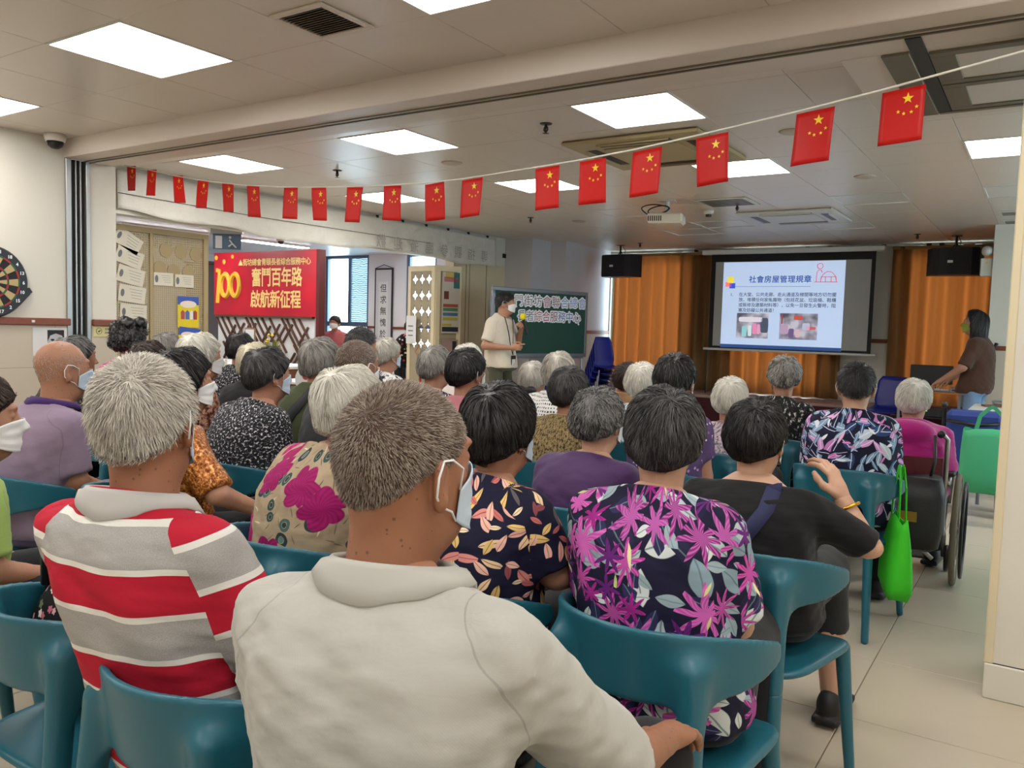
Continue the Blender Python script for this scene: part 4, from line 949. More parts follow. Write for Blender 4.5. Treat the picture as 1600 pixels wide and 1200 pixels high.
# ================================================================ BODIES
def torso_sdf(P, pr, dz=0.0, grow=0.0, n=2.5):
    z = P[:, 2]-dz; k = np.array(pr); a = np.interp(z, k[:, 0], k[:, 1])+grow; b = np.interp(z, k[:, 0], k[:, 2])+grow; c = np.interp(z, k[:, 0], k[:, 3])
    q = (np.abs(P[:, 0]/a)**n + np.abs((P[:, 1]-c)/b)**n)**(1/n)
    d = (q-1)*np.minimum(a, b)*.95
    return smax(d, np.maximum(k[0, 0]-grow-z, z-k[-1, 0]-grow), .03)
def prof(build='f', fat=0.0, slouch=0.0):
    base = [(.44, .185, .15, .03), (.50, .20, .16, .015), (.58, .195, .15, .0), (.68, .178, .138, -.01), (.78, .178, .132, -.016), (.86, .182, .125, -.018), (.915, .176, .112, -.018), (.955, .152, .095, -.014), (.985, .112, .078, -.008), (1.01, .075, .066, -.002), (1.04, .06, .06, .004)] if build == 'f' else \
           [(.44, .18, .145, .03), (.50, .19, .155, .01), (.58, .185, .15, .0), (.68, .182, .142, -.01), (.78, .192, .138, -.018), (.86, .204, .13, -.022), (.925, .200, .118, -.022), (.965, .172, .1, -.018), (.995, .122, .082, -.010), (1.02, .082, .07, -.002), (1.05, .065, .062, .004)]
    return [(z, a*(.87 if z < 1.0 else 1)*(1+fat), b*.93*(1+fat*1.4), c + slouch*max(0, z-.6)**2) for z, a, b, c in base]
def default_pose(build='f'):
    w = .138 if build == 'f' else .152
    return dict(S=(w, -.014, .935), E=(w+.022, .05, .70), W=(.09, .25, .605), H=(.09, .03, .535), K=(.12, .43, .53), A=(.125, .40, .10), dz=0.0)
def mirror(p): return (-p[0], p[1], p[2])
class Body:
    def __init__(s, build='f', fat=0.0, slouch=.0, arms=None, dz=0.0, legs=None, sleeve=.62, ease=.012, arm_r=1.0):
        s.pr = prof(build, fat, slouch); d = default_pose(build); s.dz = dz; s.build = build; s.sleeve = sleeve; s.ease = ease; s.ar = arm_r*(1+fat*.5)
        s.arm = {}; s.leg = {}
        for sd in (1, -1):
            m = (lambda p: p) if sd > 0 else mirror
            a = [m(d['S']), m(d['E']), m(d['W'])]
            if arms and sd in arms: a = [arms[sd][0] or a[0], arms[sd][1], arms[sd][2]]
            s.arm[sd] = [np.array((p[0], p[1] + slouch*max(0, p[2]-.6)**2 if k == 0 else p[1], p[2]+dz)) for k, p in enumerate(a)]
            l = [m(d['H']), m(d['K']), m(d['A'])]
            if legs: l = [(p[0]*sd, p[1], p[2]) for p in legs] if not isinstance(legs, dict) else legs[sd]
            s.leg[sd] = [np.array(p) for p in l]
    def torso(s, P, g=0.0): return torso_sdf(P, s.pr, s.dz, g)
    def skin(s, P):
        d = s.torso(P, -.012)
        for sd in (1, -1):
            S, E_, W = s.arm[sd]; r = s.ar
            a = smin(rcone(P, S, E_, .046*r, .038*r), rcone(P, E_, W, .040*r, .026*r), .02); d = smin(d, a, .03)
            H, K, A = s.leg[sd]; d = smin(d, smin(rcone(P, H, K, .075, .052), smin(rcone(P, K, A, .052, .036), ell(P, K*.55+A*.45+np.array((0, -.018, 0)), (.046, .048, .10)), .03), .02), .04)
        return d
    def sleeve_d(s, P, sd, g):
        S, E_, W = s.arm[sd]; r = s.ar; L1 = np.linalg.norm(E_-S); L2 = np.linalg.norm(W-E_); tot = L1+L2
        u = (E_-S)/L1; t = (P-S) @ u
        d = rcone(P, S, E_, .050*r+g, .046*r+g*1.5)
        if s.sleeve <= 1.0:
            return smax(d, t - s.sleeve*L1, .008)
        u2 = (W-E_)/L2; d2 = rcone(P, E_, W, .046*r+g*1.3, .034*r+g); d2 = smax(d2, (P-E_) @ u2 - (s.sleeve-1)*L2, .008)
        return smin(d, d2, .03)
    def shirt(s, P, hem=.47, seed=0.0, neck=1.0, wrk=.0022):
        d = s.torso(P, s.ease)
        for sd in (1, -1): d = smin(d, s.sleeve_d(P, sd, s.ease*.8), .045)
        d = d + wrk*wob(P*np.array((1, 1, .55)), 22, seed) + wrk*.6*wob(P*np.array((.5, 1, 1.3)), 48, seed+2)
        z = P[:, 2]-s.dz; nk = neck + .006 - .55*np.clip(P[:, 1]+.02, 0, .12)
        d = smax(d, z-nk, .012); d = smax(d, (hem-z), .012); return d
    def pants(s, P, cut=.12, g=.014, seed=0.0, top=.52):
        d = smax(s.torso(P, g*.5), (P[:, 2]-s.dz)-top, .02)
        for sd in (1, -1):
            H, K, A = s.leg[sd]; u = (A-K)/np.linalg.norm(A-K); Lk = np.linalg.norm(A-K)
            low = smax(rcone(P, K, A, .058+g, .048+g), (P-K) @ u - (Lk-cut+.06), .01)
            d = smin(d, smin(rcone(P, H, K, .082+g-(.02 if s.dz else 0), .060+g), low, .03), .03)
        return d + .002*wob(P, 20, seed)
def shirt_uv(b, v):
    """pattern coordinates in metres: around/along the torso (pat), the sleeves (pat2), and which one applies (slv < 0: sleeve)"""
    d = b.torso(v, b.ease); k = np.array(b.pr); cy = np.interp(v[:, 2]-b.dz, k[:, 0], k[:, 3])
    uv = np.stack([np.arctan2(v[:, 0], -(v[:, 1]-cy))*.17, v[:, 2]-b.dz, 0*d], 1); u2 = uv.copy(); best = np.full(len(d), 9.0)
    for sd in (1, -1):
        S, E_, W = b.arm[sd]; da = b.sleeve_d(v, sd, b.ease*.8)-.004; u = (E_-S)/np.linalg.norm(E_-S)
        e1 = np.cross(u, (0, 1.0, 0)); e1 /= np.linalg.norm(e1); e2 = np.cross(u, e1); q = v-S
        s_ = np.stack([np.arctan2(q @ e1, q @ e2)*.07 + sd*.45, S[2]-b.dz+.03 - q @ u, 0*d+sd], 1)
        m = da < best; u2[m] = s_[m]; best = np.minimum(best, da)
    return {'pat': ('FLOAT_VECTOR', uv), 'pat2': ('FLOAT_VECTOR', u2), 'slv': ('FLOAT', best-d)}
# ================================================================ CLOTH PATTERNS
def cloth_base(t, scale=900.0, s=.25, folds=True):
    P1_ = t.n('Attribute', attribute_name='pat').outputs['Vector']; P2_ = t.n('Attribute', attribute_name='pat2').outputs['Vector']
    mv = t.n('Mix', data_type='VECTOR'); t.put(mv.inputs[0], t.math('LESS_THAN', t.n('Attribute', attribute_name='slv').outputs['Fac'], -1e-6)); t.put(mv.inputs[4], P1_); t.put(mv.inputs[5], P2_); P = mv.outputs[1]
    h = t.n('TexWave', wave_type='BANDS', bands_direction='DIAGONAL', _Scale=scale/6.0, _Distortion=1.0, i0=P).outputs[0]
    nz = t.noise(11, t.vmath('MULTIPLY', P, (1, 1.6, 1)), 3)
    t.bump(t.math('ADD', t.math('MULTIPLY', h, .008), t.math('MULTIPLY', nz, 1.0)), s, .010); return P
def plain(name, c, var=.06, rough=.85, sheen=.1):
    key = 'cloth_'+name
    if key in _mc: return _mc[key]
    t = NT(key); P = cloth_base(t); cl = L(c); n = t.noise(70, t.vmath('MULTIPLY', P, (1, 4, 1)), 3)
    t.put(t.b.inputs['Sheen Weight'], sheen); c = t.mix(n, tuple(x*(1-var) for x in cl), tuple(min(1, x*(1+var)) for x in cl))
    sv = t.n('Attribute', attribute_name='slv').outputs['Fac']; seam = t.math('MULTIPLY', t.math('LESS_THAN', sv, -.0008), t.math('GREATER_THAN', sv, -.0032))
    _mc[key] = t.done(t.mix(t.math('MULTIPLY', seam, .3), c, tuple(x*.3 for x in cl)), rough, .25); return t.m
def stripes():
    t = NT('cloth_red_grey_stripes'); P = cloth_base(t, s=.35); z = t.sep(P)[1]
    w = t.noise(3.5, P, 2); f = t.math('FRACT', t.math('MULTIPLY', t.math('ADD', z, t.math('MULTIPLY_ADD', w, .03, .052)), 1/.150))
    melange = t.noise(420, P, 3); g = t.mix(melange, L('85827f'), L('b5b2ad'))
    bands = [(0, L('d9d6cf')), (.07, L('b01a30')), (.50, L('d9d6cf')), (.57, (.4, .4, .4))]
    c = t.ramp(f, bands, 'CONSTANT'); m = t.math('GREATER_THAN', f, .57); return t.done(t.mix(m, c, g), .85, .25)
def layer(t, P, base, shape, scale, size, colors, density=1.0, seed=0.0, aspect=.4, petals=5, rnd=1.0, edge=.04, vein=None, shade=.0, rot=True, z3=False):
    v = t.vmath('ADD', t.vmath('SCALE', P, scale=scale), (seed*3.17, seed*7.31, 0)); vo = t.n('TexVoronoi', voronoi_dimensions='2D', _Scale=1.0, _Randomness=rnd, i0=v)
    col = t.sep(vo.outputs['Color']); loc = t.vmath('SUBTRACT', v, vo.outputs['Position'])
    if rot: loc = t.n('VectorRotate', rotation_type='Z_AXIS', i0=loc, _Angle=t.math('MULTIPLY', col[0], 6.283)).outputs[0]
    x, y, _ = t.sep(loc); r = t.vmath('LENGTH', t.n('CombineXYZ', i0=x, i1=y).outputs[0]); th = None
    sz = t.math('MULTIPLY', t.math('MULTIPLY_ADD', col[2], .5, .7), size)
    if shape == 'leaf':
        q = t.math('DIVIDE', x, sz); m = t.math('SUBTRACT', t.math('MULTIPLY', t.math('MULTIPLY', sz, aspect), t.math('SUBTRACT', 1.0, t.math('MULTIPLY', q, q))), t.math('ABSOLUTE', y))
    elif shape == 'flower':
        th = t.math('ARCTAN2', y, x); m = t.math('SUBTRACT', t.math('MULTIPLY', sz, t.math('MULTIPLY_ADD', t.math('ABSOLUTE', t.math('SINE', t.math('MULTIPLY', th, petals/2))), aspect, 1-aspect)), r)
    elif shape == 'star':
        th = t.math('ARCTAN2', y, x); m = t.math('SUBTRACT', t.math('MULTIPLY', sz, t.math('MULTIPLY_ADD', t.math('POWER', t.math('SUBTRACT', 1.0, t.math('ABSOLUTE', t.math('SINE', t.math('MULTIPLY', th, petals/2)))), .8), aspect, 1-aspect)), r)
    elif shape == 'ring': m = t.math('SUBTRACT', t.math('MULTIPLY', sz, aspect), t.math('ABSOLUTE', t.math('SUBTRACT', r, sz)))
    else: m = t.math('SUBTRACT', sz, r)
    mask = t.n('MapRange', i0=m, i1=0.0, i2=edge*size+1e-4, i3=0.0, i4=1.0).outputs[0]
    if density < 1: mask = t.math('MULTIPLY', mask, t.math('LESS_THAN', col[1], density))
    n = len(colors); c = t.ramp(col[2] if density < 1 else col[1], [(k/n, L(cc)) for k, cc in enumerate(colors)], 'CONSTANT')
    if vein:
        if shape == 'leaf': vm = t.math('MULTIPLY', t.math('LESS_THAN', t.math('ABSOLUTE', y), size*.035), .8)
        else:
            th = th or t.math('ARCTAN2', y, x)
            vm = t.math('MULTIPLY', t.math('POWER', t.math('ABSOLUTE', t.math('SINE', t.math('MULTIPLY_ADD', th, petals*1.5, t.math('MULTIPLY', r, 9/size)))), 3.0), .55)
        c = t.mix(vm, c, L(vein))
    if shade: c = t.mix(t.math('MULTIPLY', t.noise(scale*1.6, P, 2), shade), c, (.0, .0, .0))
    return t.mix(mask, base, c)
def printed(name, base, layers, rough=.8):
    key = 'cloth_'+name
    if key in _mc: return _mc[key]
    t = NT(key); P = cloth_base(t, s=.3); wp = t.vmath('ADD', P, t.vmath('SCALE', t.vmath('SUBTRACT', t.n('TexNoise', _Scale=9.0, i0=P).outputs['Color'], (.5, .5, .5)), scale=.028))
    c = L(base) if isinstance(base, str) else t.mix(t.noise(base[2], P, 4), L(base[0]), L(base[1]))
    for ly in layers: c = layer(t, wp, c, **ly)
    _mc[key] = t.done(c, rough, .25); return t.m
def speckle(name, stops, scale, rough=.8, metal=0.0, stretch=(1, 1, 1)):
    key = 'cloth_'+name
    if key in _mc: return _mc[key]
    t = NT(key); P = cloth_base(t, s=.3); n = t.noise(scale, t.vmath('MULTIPLY', P, stretch), 4, .65)
    _mc[key] = t.done(t.ramp(n, [(p, L(c)) for p, c in stops]), rough, .3, metal); return t.m
PAT = {
 'polo': plain('stone_white_knit', 'acaaa2', .05), 'stripe': stripes(), 'green': plain('light_green_linen', '93ad5c', .1),
 'magenta': printed('magenta_lily_print', '14132e', [dict(shape='leaf', scale=11, size=.62, aspect=.5, colors=['a9b6ba', '8096a0', 'c8cecd', '1c1c3a'], seed=1, vein='5b7078', density=.95), dict(shape='leaf', scale=15, size=.5, aspect=.42, colors=['c8d0ce', '93a6ac', '2a2850'], seed=5, density=.75, vein='6b8088'), dict(shape='star', scale=8.6, size=.62, aspect=.78, petals=9, colors=['9c1a7e', 'b02a90', '7d1a70', 'bb4aa0'], seed=2, density=.7, vein='dd86c8'), dict(shape='star', scale=11.5, size=.55, aspect=.75, petals=7, colors=['a8248a', '6a2078', 'c060ac'], seed=7, density=.4, vein='4a1458'), dict(shape='leaf', scale=15, size=.40, aspect=.2, colors=['d6d48a', 'b8c47a', 'e4dfa8'], seed=9, density=.22)]),
 'leaf': printed('navy_autumn_leaf_print', '15152e', [dict(shape='leaf', scale=18, size=.55, aspect=.36, colors=['e8c9a0', 'd98a84', 'e6b0a0', 'e0bd74', '8a4a50', '5a5a5c'], seed=1, vein='7a3f3a'), dict(shape='leaf', scale=21, size=.48, aspect=.36, colors=['efd9b8', 'c9706c', 'e2c27a', 'e8b8a6'], seed=4, density=.7, vein='8a5048')]),
 'rose': printed('beige_rose_print', ('b8a487', '8f7f68', 30), [dict(shape='leaf', scale=26, size=.5, aspect=.12, colors=['5e5244', '7a6a56', 'd5c6a8'], seed=3, density=.8), dict(shape='ring', scale=17, size=.26, aspect=.35, colors=['2d4a4a', '43625e', '2a3a40'], seed=2, density=.6), dict(shape='dot', scale=17, size=.15, colors=['20383a', '557a74'], seed=2, density=.6), dict(shape='flower', scale=6.2, size=.46, aspect=.28, petals=6, colors=['a3125f', '9a1060', 'b52270'], seed=6, density=.8, vein='6a0c42')]),
 'orange': speckle('bronze_sequin', [(.3, '2a1408'), (.45, '7a3f16'), (.55, 'b8702c'), (.68, 'e8b878')], 90, .35, .3),
 'baldpolo': plain('lavender_grey_knit', '8c7a8e', .05), 'black': plain('black_cotton', '101012', .1), 'purple': plain('deep_purple_jersey', '3d1e4e', .08, .6),
 'bwprint': speckle('black_white_splash', [(.46, '0d0d10'), (.56, '3c3c44'), (.62, 'e4e4e6')], 95),
 'olive20': plain('olive_cotton', '3b4226', .1), 'buzz21': plain('dark_grey_cotton', '2a2a2c', .1), 'white17': speckle('red_brown_floral', [(.4, '3a1d1a'), (.5, '8a5444'), (.58, 'c9a58a'), (.66, '5a2a26')], 40),
 'behindbald': speckle('dark_floral_mesh', [(.42, '14120f'), (.55, '3d3a30'), (.62, '7d7866')], 80), 'brownhair': plain('mauve_cotton', '6a4a5a'), 'bun': plain('bright_pink_cotton', 'c02a78'), 'blond19': plain('black_viscose', '17171a'),
 'clips': speckle('brown_gold_weave', [(.36, '1c1710'), (.48, '5c4c30'), (.56, '9a8458'), (.66, '33291a')], 55, stretch=(1.6, 1, 1)), 'black27': plain('dusty_pink_rib', 'a8686e', .15),
 'black32': printed('purple_dot_print', ('4d3a63', '5d4a72', 12), [dict(shape='flower', scale=30, size=.22, aspect=.4, petals=5, colors=['d8c8dc', '8f6aa0', 'b89ac0'], seed=2, density=.55)]),
 'gray25': printed('navy_dot_print', '14173a', [dict(shape='dot', scale=45, size=.26, colors=['dcdce2'], seed=1, density=.8)]), 'man22': plain('charcoal_cotton', '1c1c20'),
 'gray16': plain('grey_cotton', '58585c'), 'black18': speckle('black_white_ditsy', [(.48, '101013'), (.56, '4a4a50'), (.62, 'd0d0d4')], 70),
 'white31': printed('pale_green_floral', 'b9c4cc', [dict(shape='leaf', scale=22, size=.45, aspect=.4, colors=['6f8a5a', 'd8c86a', '4a6a6a', 'e8e4d8'], seed=2)]), 'white33': speckle('grey_pink_floral', [(.38, '3a3a48'), (.48, '8a8690'), (.57, 'c9b0b4'), (.66, '6a4a58')], 45),
 'gray29': printed('white_lattice_print', 'd9d8d4', [dict(shape='dot', scale=48, size=.26, colors=['2a2a30'], seed=3, rnd=.05, rot=False)]), 'gray23': speckle('white_dark_branch', [(.44, '17171c'), (.5, 'd4d2d0'), (.62, 'dedcd8')], 22),
 'white26': plain('pale_cream_cotton', 'd2c6c0'), 'navy35': printed('navy_feather_print', '12132c', [dict(shape='leaf', scale=14, size=.75, aspect=.36, colors=['3f6a92', 'b9c8d6', 'b878b8', '27406c', '7f9cb8'], seed=2, vein='dfe4ec'), dict(shape='leaf', scale=16, size=.7, aspect=.3, colors=['2f5480', '8fa6c0', 'c890c8', '16183a'], seed=12, vein='dfe4ec', density=.85), dict(shape='leaf', scale=19, size=.6, aspect=.28, colors=['c04a9e', 'd9dfe6', '5a8aa8', 'd8a0d0', '16183a'], seed=8, density=.8, vein='e8e4ee')]),
 'gray34': speckle('black_white_dash', [(.5, '0e0e10'), (.57, '3a3a3c'), (.62, 'cfcfc8')], 50, stretch=(1, .6, 1)), 'gray28': speckle('grey_white_print', [(.45, '2a2a30'), (.55, 'c6c6c8')], 50), 'pink36': plain('magenta_fleece', 'ab1475', .1, .7, .3), 'brown30': plain('tan_cotton', '7a5a3c'),
 'man': plain('oatmeal_cotton', 'cdc3b2', .04), 'woman': plain('brown_jersey', '4a3226', .05), 'helper': printed('black_flower_print', '101014', [dict(shape='flower', scale=16, size=.3, aspect=.4, petals=5, colors=['d8c06a', 'e0d8d0', 'b03a4a'], seed=2, density=.6)]), 'window': plain('rose_cotton', 'a85a5e')}
M_JEAN = plain('dark_denim', '1e2a3c', .15); M_TROU = plain('black_trouser', '15161a', .1); M_OLV = plain('olive_chino', '4a4a3a', .06); M_LJEAN = plain('light_denim', '6f88a8', .12); M_LAV = plain('lavender_trouser', '6d5c78', .08); M_CHAR = plain('charcoal_trouser', '24282a', .08)
M_SHOE = mat('black_shoe', '17171a', .6); M_SHOEB = mat('brown_sandal', '3a241a', .6)
M_MASKB = mat('surgical_mask_pale_blue', 'b9c9d8', .7); M_MASKW = mat('white_mask', 'dcdcdc', .7); M_MASKG = mat('olive_green_mask', '8a9a3a', .7)
SK = {'tan': skin_mat('tan', '99694e', .7), 'fair': skin_mat('fair', 'c39c84', .15), 'mid': skin_mat('mid', 'ad8068', .3), 'ruddy': skin_mat('ruddy', 'a87a60', .6)}
HM = {'saltbrown': hair_mat('salt_brown', '4a3426', 'a09384', .42), 'silver': hair_mat('silver_grey', '6d665c', 'd2ccc0', .62), 'white': hair_mat('white', 'a8a296', 'e6e2d6', .7), 'grey': hair_mat('grey', '3c3a38', 'b4b0a8', .5), 'dark': hair_mat('dark_grey', '0c0c0e', '5e5c5c', .34), 'black': hair_mat('black', '070708', '2e2b2b', .4, .42), 'brown': hair_mat('dark_brown', '140c09', '3a2418', .45), 'greydark': hair_mat('iron_grey', '1c1b1c', '8f8d8a', .42), 'blond': hair_mat('cream_white', 'b0a488', 'e8dfc6', .65)}
# ================================================================ THE PERSON
def collar_mesh(B, mp):
    """turned-down collar: stands round the neck, folds over and lies on the shirt"""
    n = 44; v = []; f = []; rr = np.linspace(.04, .20, 240)
    zz = np.linspace(1.07, .88, 200)
    def lie(ph, r_, gap):
        c, s = math.cos(ph), math.sin(ph); P = np.stack([0*zz + r_*s, 0*zz + r_*c*.93 + B.ny0, zz + B.dz], 1); d = B.shirt(P, neck=1.3, wrk=B.wrk, seed=B.seed); i = np.nonzero(d < gap)[0]; return zz[i[0]] if len(i) else .96
    for i in range(n+1):
        ph = .28 + (2*PI-.56)*i/n; c, s = math.cos(ph), math.sin(ph); dn = -.034*(1+c)/2; zt = 1.040+dn; rt = .075
        R1 = .108; z1 = min(lie(ph, R1, .004), zt-.02); z2 = min(max(lie(ph, .095, .006), z1+.008), zt-.006)
        pr = [(rt-.003, zt-.05), (rt, zt-.003), (rt+.006, zt+.003), (rt+.013, zt-.003), (.096, z2+.002), (R1, z1+.001), (R1-.004, z1-.004), (rt+.008, zt-.03)]
        for r_, z in pr: v.append((r_*s, r_*c*.93 + B.ny0, z + B.dz))
    m = 8
    for i in range(n):
        for j in range(m): a = i*m+j; b = i*m+(j+1) % m; f.append((a, b, b+m, a+m))
    f.append(tuple(range(m))); f.append(tuple(range(n*m+m-1, n*m-1, -1)))
    return mesh_py('collar', mp(np.array(v)), f, True)
QUAL = {'near': dict(sh=.0075, sk=.012, hd=.0046, hn=11000, hh=.005, hand=.005), 'mid': dict(sh=.011, sk=.018, hd=.0062, hn=3600, hh=.0065, hand=.007), 'far': dict(sh=.015, sk=.022, hd=.008, hn=1800, hh=.0085, hand=.010)}
def person(key, label, x, y, ztop, rz=0, fem=True, fat=0.0, slouch=.25, hy=0, hp=0, hair=('neat', 'grey'), skin='mid', pants=None, cut=.05, q='far', mask=None, arms=None, palms=None, hkind=('rest', 'rest'), fdir=(None, None), collar=None, sleeve=.62, shoes=None, standing=False, legs=None, scale=1.0, neck=1.034, hem=.47, wrk=.0025, group='seated audience', seat=True, hood=False, ease=.012, base=0.0, htilt=0, side=0.0, lean=0.0):
    if hair: ztop -= max(0, HS[hair[0]]['T'])*(.8 if not standing else 0)
    Q = QUAL[q]; build = 'f' if fem else 'm'; dz = .36 if standing else 0.0; hlow = .012 if slouch > .3 else 0
    nz = (1.01 if fem else 1.02)+dz; z0 = .46+dz; hs = .945 if fem else .97; topoff = .232 - hlow
    k = 1.0 if standing else (ztop-topoff-z0)/(nz-z0)
    a2 = None
    if arms:
        a2 = {}
        for sd, (E_, W) in arms.items():
            inv = lambda p: (p[0], p[1], (z0+(p[2]-z0)/k if p[2] > z0 else p[2])-dz)
            a2[sd] = (None, inv(E_), inv(W))
    if standing and legs is None: legs = [(.09, .0, .86), (.10, .02, .47), (.105, -.02, .09)]
    B = Body(build, fat, slouch, a2, dz, legs, sleeve, ease)
    def mp(v):
        v = v.copy(); up = v[:, 2] > z0; v[up, 2] = z0+(v[up, 2]-z0)*k; e_ = np.maximum(v[:, 2]-z0, 0); v[:, 0] += side*e_; v[:, 1] += lean*e_; return v
    ny = slouch*(.41**2) + .004; hz = z0+(nz-z0)*k + topoff - .117*hs; hyy = ny + .035 + (.012 if slouch > .3 else 0) + lean*(hz-.08-z0); hx = side*(hz-.08-z0)
    hc = Vector((hx, hyy, hz)); rz = math.radians(rz)
    R = rotz(rz); root = empty('person', Vector((x, y, base)) - (R @ Vector((hx*scale, hyy*scale, 0))), rz); root.scale = (scale,)*3
    tag(root, label, 'person', group if group else None)
    HMx = Matrix.Translation(hc) @ rotz(math.radians(hy)) @ Matrix.Rotation(math.radians(-hp), 4, 'X') @ Matrix.Rotation(math.radians(htilt), 4, 'Y') @ Matrix.Diagonal((hs, hs, hs, 1))
    hv, hf = head_mesh(fem, Q['hd']); hv = hv @ np.array(HMx.to_3x3()).T + np.array(hc)
    lo = (-.55, -.4, 0); hi = (.55, .75, 1.08+dz)
    sv, sf = mesh_sdf(B.skin, lo, hi, Q['sk']); parts = [(mp(sv), sf), (hv, hf)]
    for i, sd in enumerate((1, -1)):
        S, E_, W = B.arm[sd]; Ew = mp(E_[None])[0]; Ww = mp(W[None])[0]
        pm = (palms or {}).get(sd, (0, 0, -1) if abs((Ww-Ew)[2])/np.linalg.norm(Ww-Ew) < .9 else (-sd, 0, 0))
        parts.append(place_hand(Ww, Ew, pm, sd, hkind[i], Q['hand'], fdir[i]))
    v, f = join(parts); link('body', mesh_np('body', v, f), SK[skin], root)
    def sh(P):
        d = B.shirt(P, hem, seed=hash(key) % 7 if False else len(key)*1.3+x*3, neck=neck, wrk=wrk)
        if hood: d = smin(d, smax(ell(P, (0, -.085, .955), (.125, .075, .095)), -ell(P, (0, -.03, 1.04), (.07, .05, .08)), .02), .03)
        return d
    v, f = mesh_sdf(sh, (-.5, -.3, .40+dz), (.5, .5, 1.10+dz), Q['sh']); at = shirt_uv(B, v)
    link('shirt', mesh_np('shirt', mp(v), f, True, at), PAT[key], root)
    pk = (build, round(fat, 2), standing, str(legs), cut, q)
    if pk not in _pants:
        v, f = mesh_sdf(lambda P: B.pants(P, cut, top=(hem+.03 if standing else .52)), (-.35, -.25, 0), (.35, .65, .66+dz), max(.013, Q['sh'])); _pants[pk] = mesh_np('trousers', v, f, True, {'pat': ('FLOAT_VECTOR', v)})
    link('trousers', _pants[pk], pants or M_TROU, root)
    for sd in (1, -1):
        K, A = B.leg[sd][1:]; link('shoe', shoe_mesh(.008), shoes or M_SHOE, root, (A[0], A[1]+.01, A[2]-.09+.003), (0, 0, -sd*.12))
    if hair:
        st, hm = hair; N = int(Q['hn']*{'buzz': 1.6, 'short': 1.2, 'wisp': .25, 'curly': .7}.get(st, 1)); ho = link('hair', hair_mesh(st, fem, Q['hh'], N, int(abs(x*7)) % 2), HM[hm], root); ho.matrix_basis = HMx
    if mask:
        mm, lps = mask_mesh(fem); mo_ = link('face_mask', mm, mask, root); mo_.matrix_basis = HMx
        for lp_ in lps: link('ear_loop', lp_, M_MASKW, mo_)
    if collar: B.ny0 = ny; B.wrk = wrk; B.seed = len(key)*1.3+x*3; link('collar', collar_mesh(B, mp), collar, root)
    root['_k'] = 0; del root['_k']
    return root, dict(B=B, mp=mp, hc=hc, HM=HMx, k=k, R=R)
_pants = {}
# ================================================================ TEAL CHAIRS
M_TEAL = mat('teal_plastic', '1f5f70', .36, spec=.45, var=.04, vscale=3)
def _band(P):
    x, y, z = P.T; yy = y + (z-.6)*.16 - .0; q = np.sqrt((x/.245)**2 + ((yy-.035)/.262)**2); dr = np.abs(q-1)*.25 - .0085
    c = np.clip(np.abs(x)/.268, 0, 1); fw = np.clip((yy+.227)/.30, 0, 1)
    top = .785 - .075*fw**1.6; bot = .615 + .055*fw**1.2
    d = smax(dr, np.maximum(z-top, bot-z), .012); return smax(d, yy-.075-.0*z, .02)
def _rear(P, sd): return rcone(P*np.array((1, .8, 1)), (sd*.158, -.205*.8, .70), (sd*.19, -.275*.8, 0.012), .024, .0165)
def _front(P, sd): return rcone(P*np.array((1, .9, 1)), (sd*.195, .175*.9, .44), (sd*.222, .225*.9, .012), .023, .0155)
def _seat(P):
    x, y, z = P.T; w = .215 + .02*np.clip((y+.2)/.4, 0, 1); q = (np.abs(x/w)**5 + np.abs((y-.005)/.215)**5)**.2; zz = z - .438 + .014*(1-np.clip((x/.2)**2, 0, 1)) - .006*np.clip((y-.15)/.07, 0, 1)*-1
    return smax((q-1)*.21, np.abs(zz)-.012, .014)
def _back(P):
    d = _band(P)
    for s in (1, -1): d = smin(d, _rear(P, s), .055)
    return smax(d, .40-P[:, 2], .004)
def _clip(f, z): return lambda P: smax(f(P), P[:, 2]-z, .004)
CH = {'backrest': mesh_np('backrest', *mesh_sdf(_back, (-.34, -.40, .36), (.34, .20, .83), .0068)), 'seat': mesh_np('seat', *mesh_sdf(_seat, (-.27, -.25, .38), (.27, .27, .49), .0068))}
CH['legs'] = [mesh_np('leg', *mesh_sdf(_clip(lambda P, s=s: _rear(P, s), .405), (s*.19-.06, -.34, -.02), (s*.19+.06, -.16, .43), .0065)) for s in (1, -1)] + [mesh_np('leg', *mesh_sdf(_clip(lambda P, s=s: _front(P, s), .43), (s*.21-.06, .13, -.02), (s*.21+.06, .28, .46), .0065)) for s in (1, -1)]
def teal_chair(x, y, rz, label, group='teal plastic chairs in rows'):
    c = tag(empty('plastic_chair', (x, y, 0), math.radians(rz)), label, 'chair', group); c.scale = (.96, .98, .94)
    link('backrest', CH['backrest'], M_TEAL, c); link('seat', CH['seat'], M_TEAL, c)
    for l in CH['legs']: link('leg', l, M_TEAL, c)
    return c
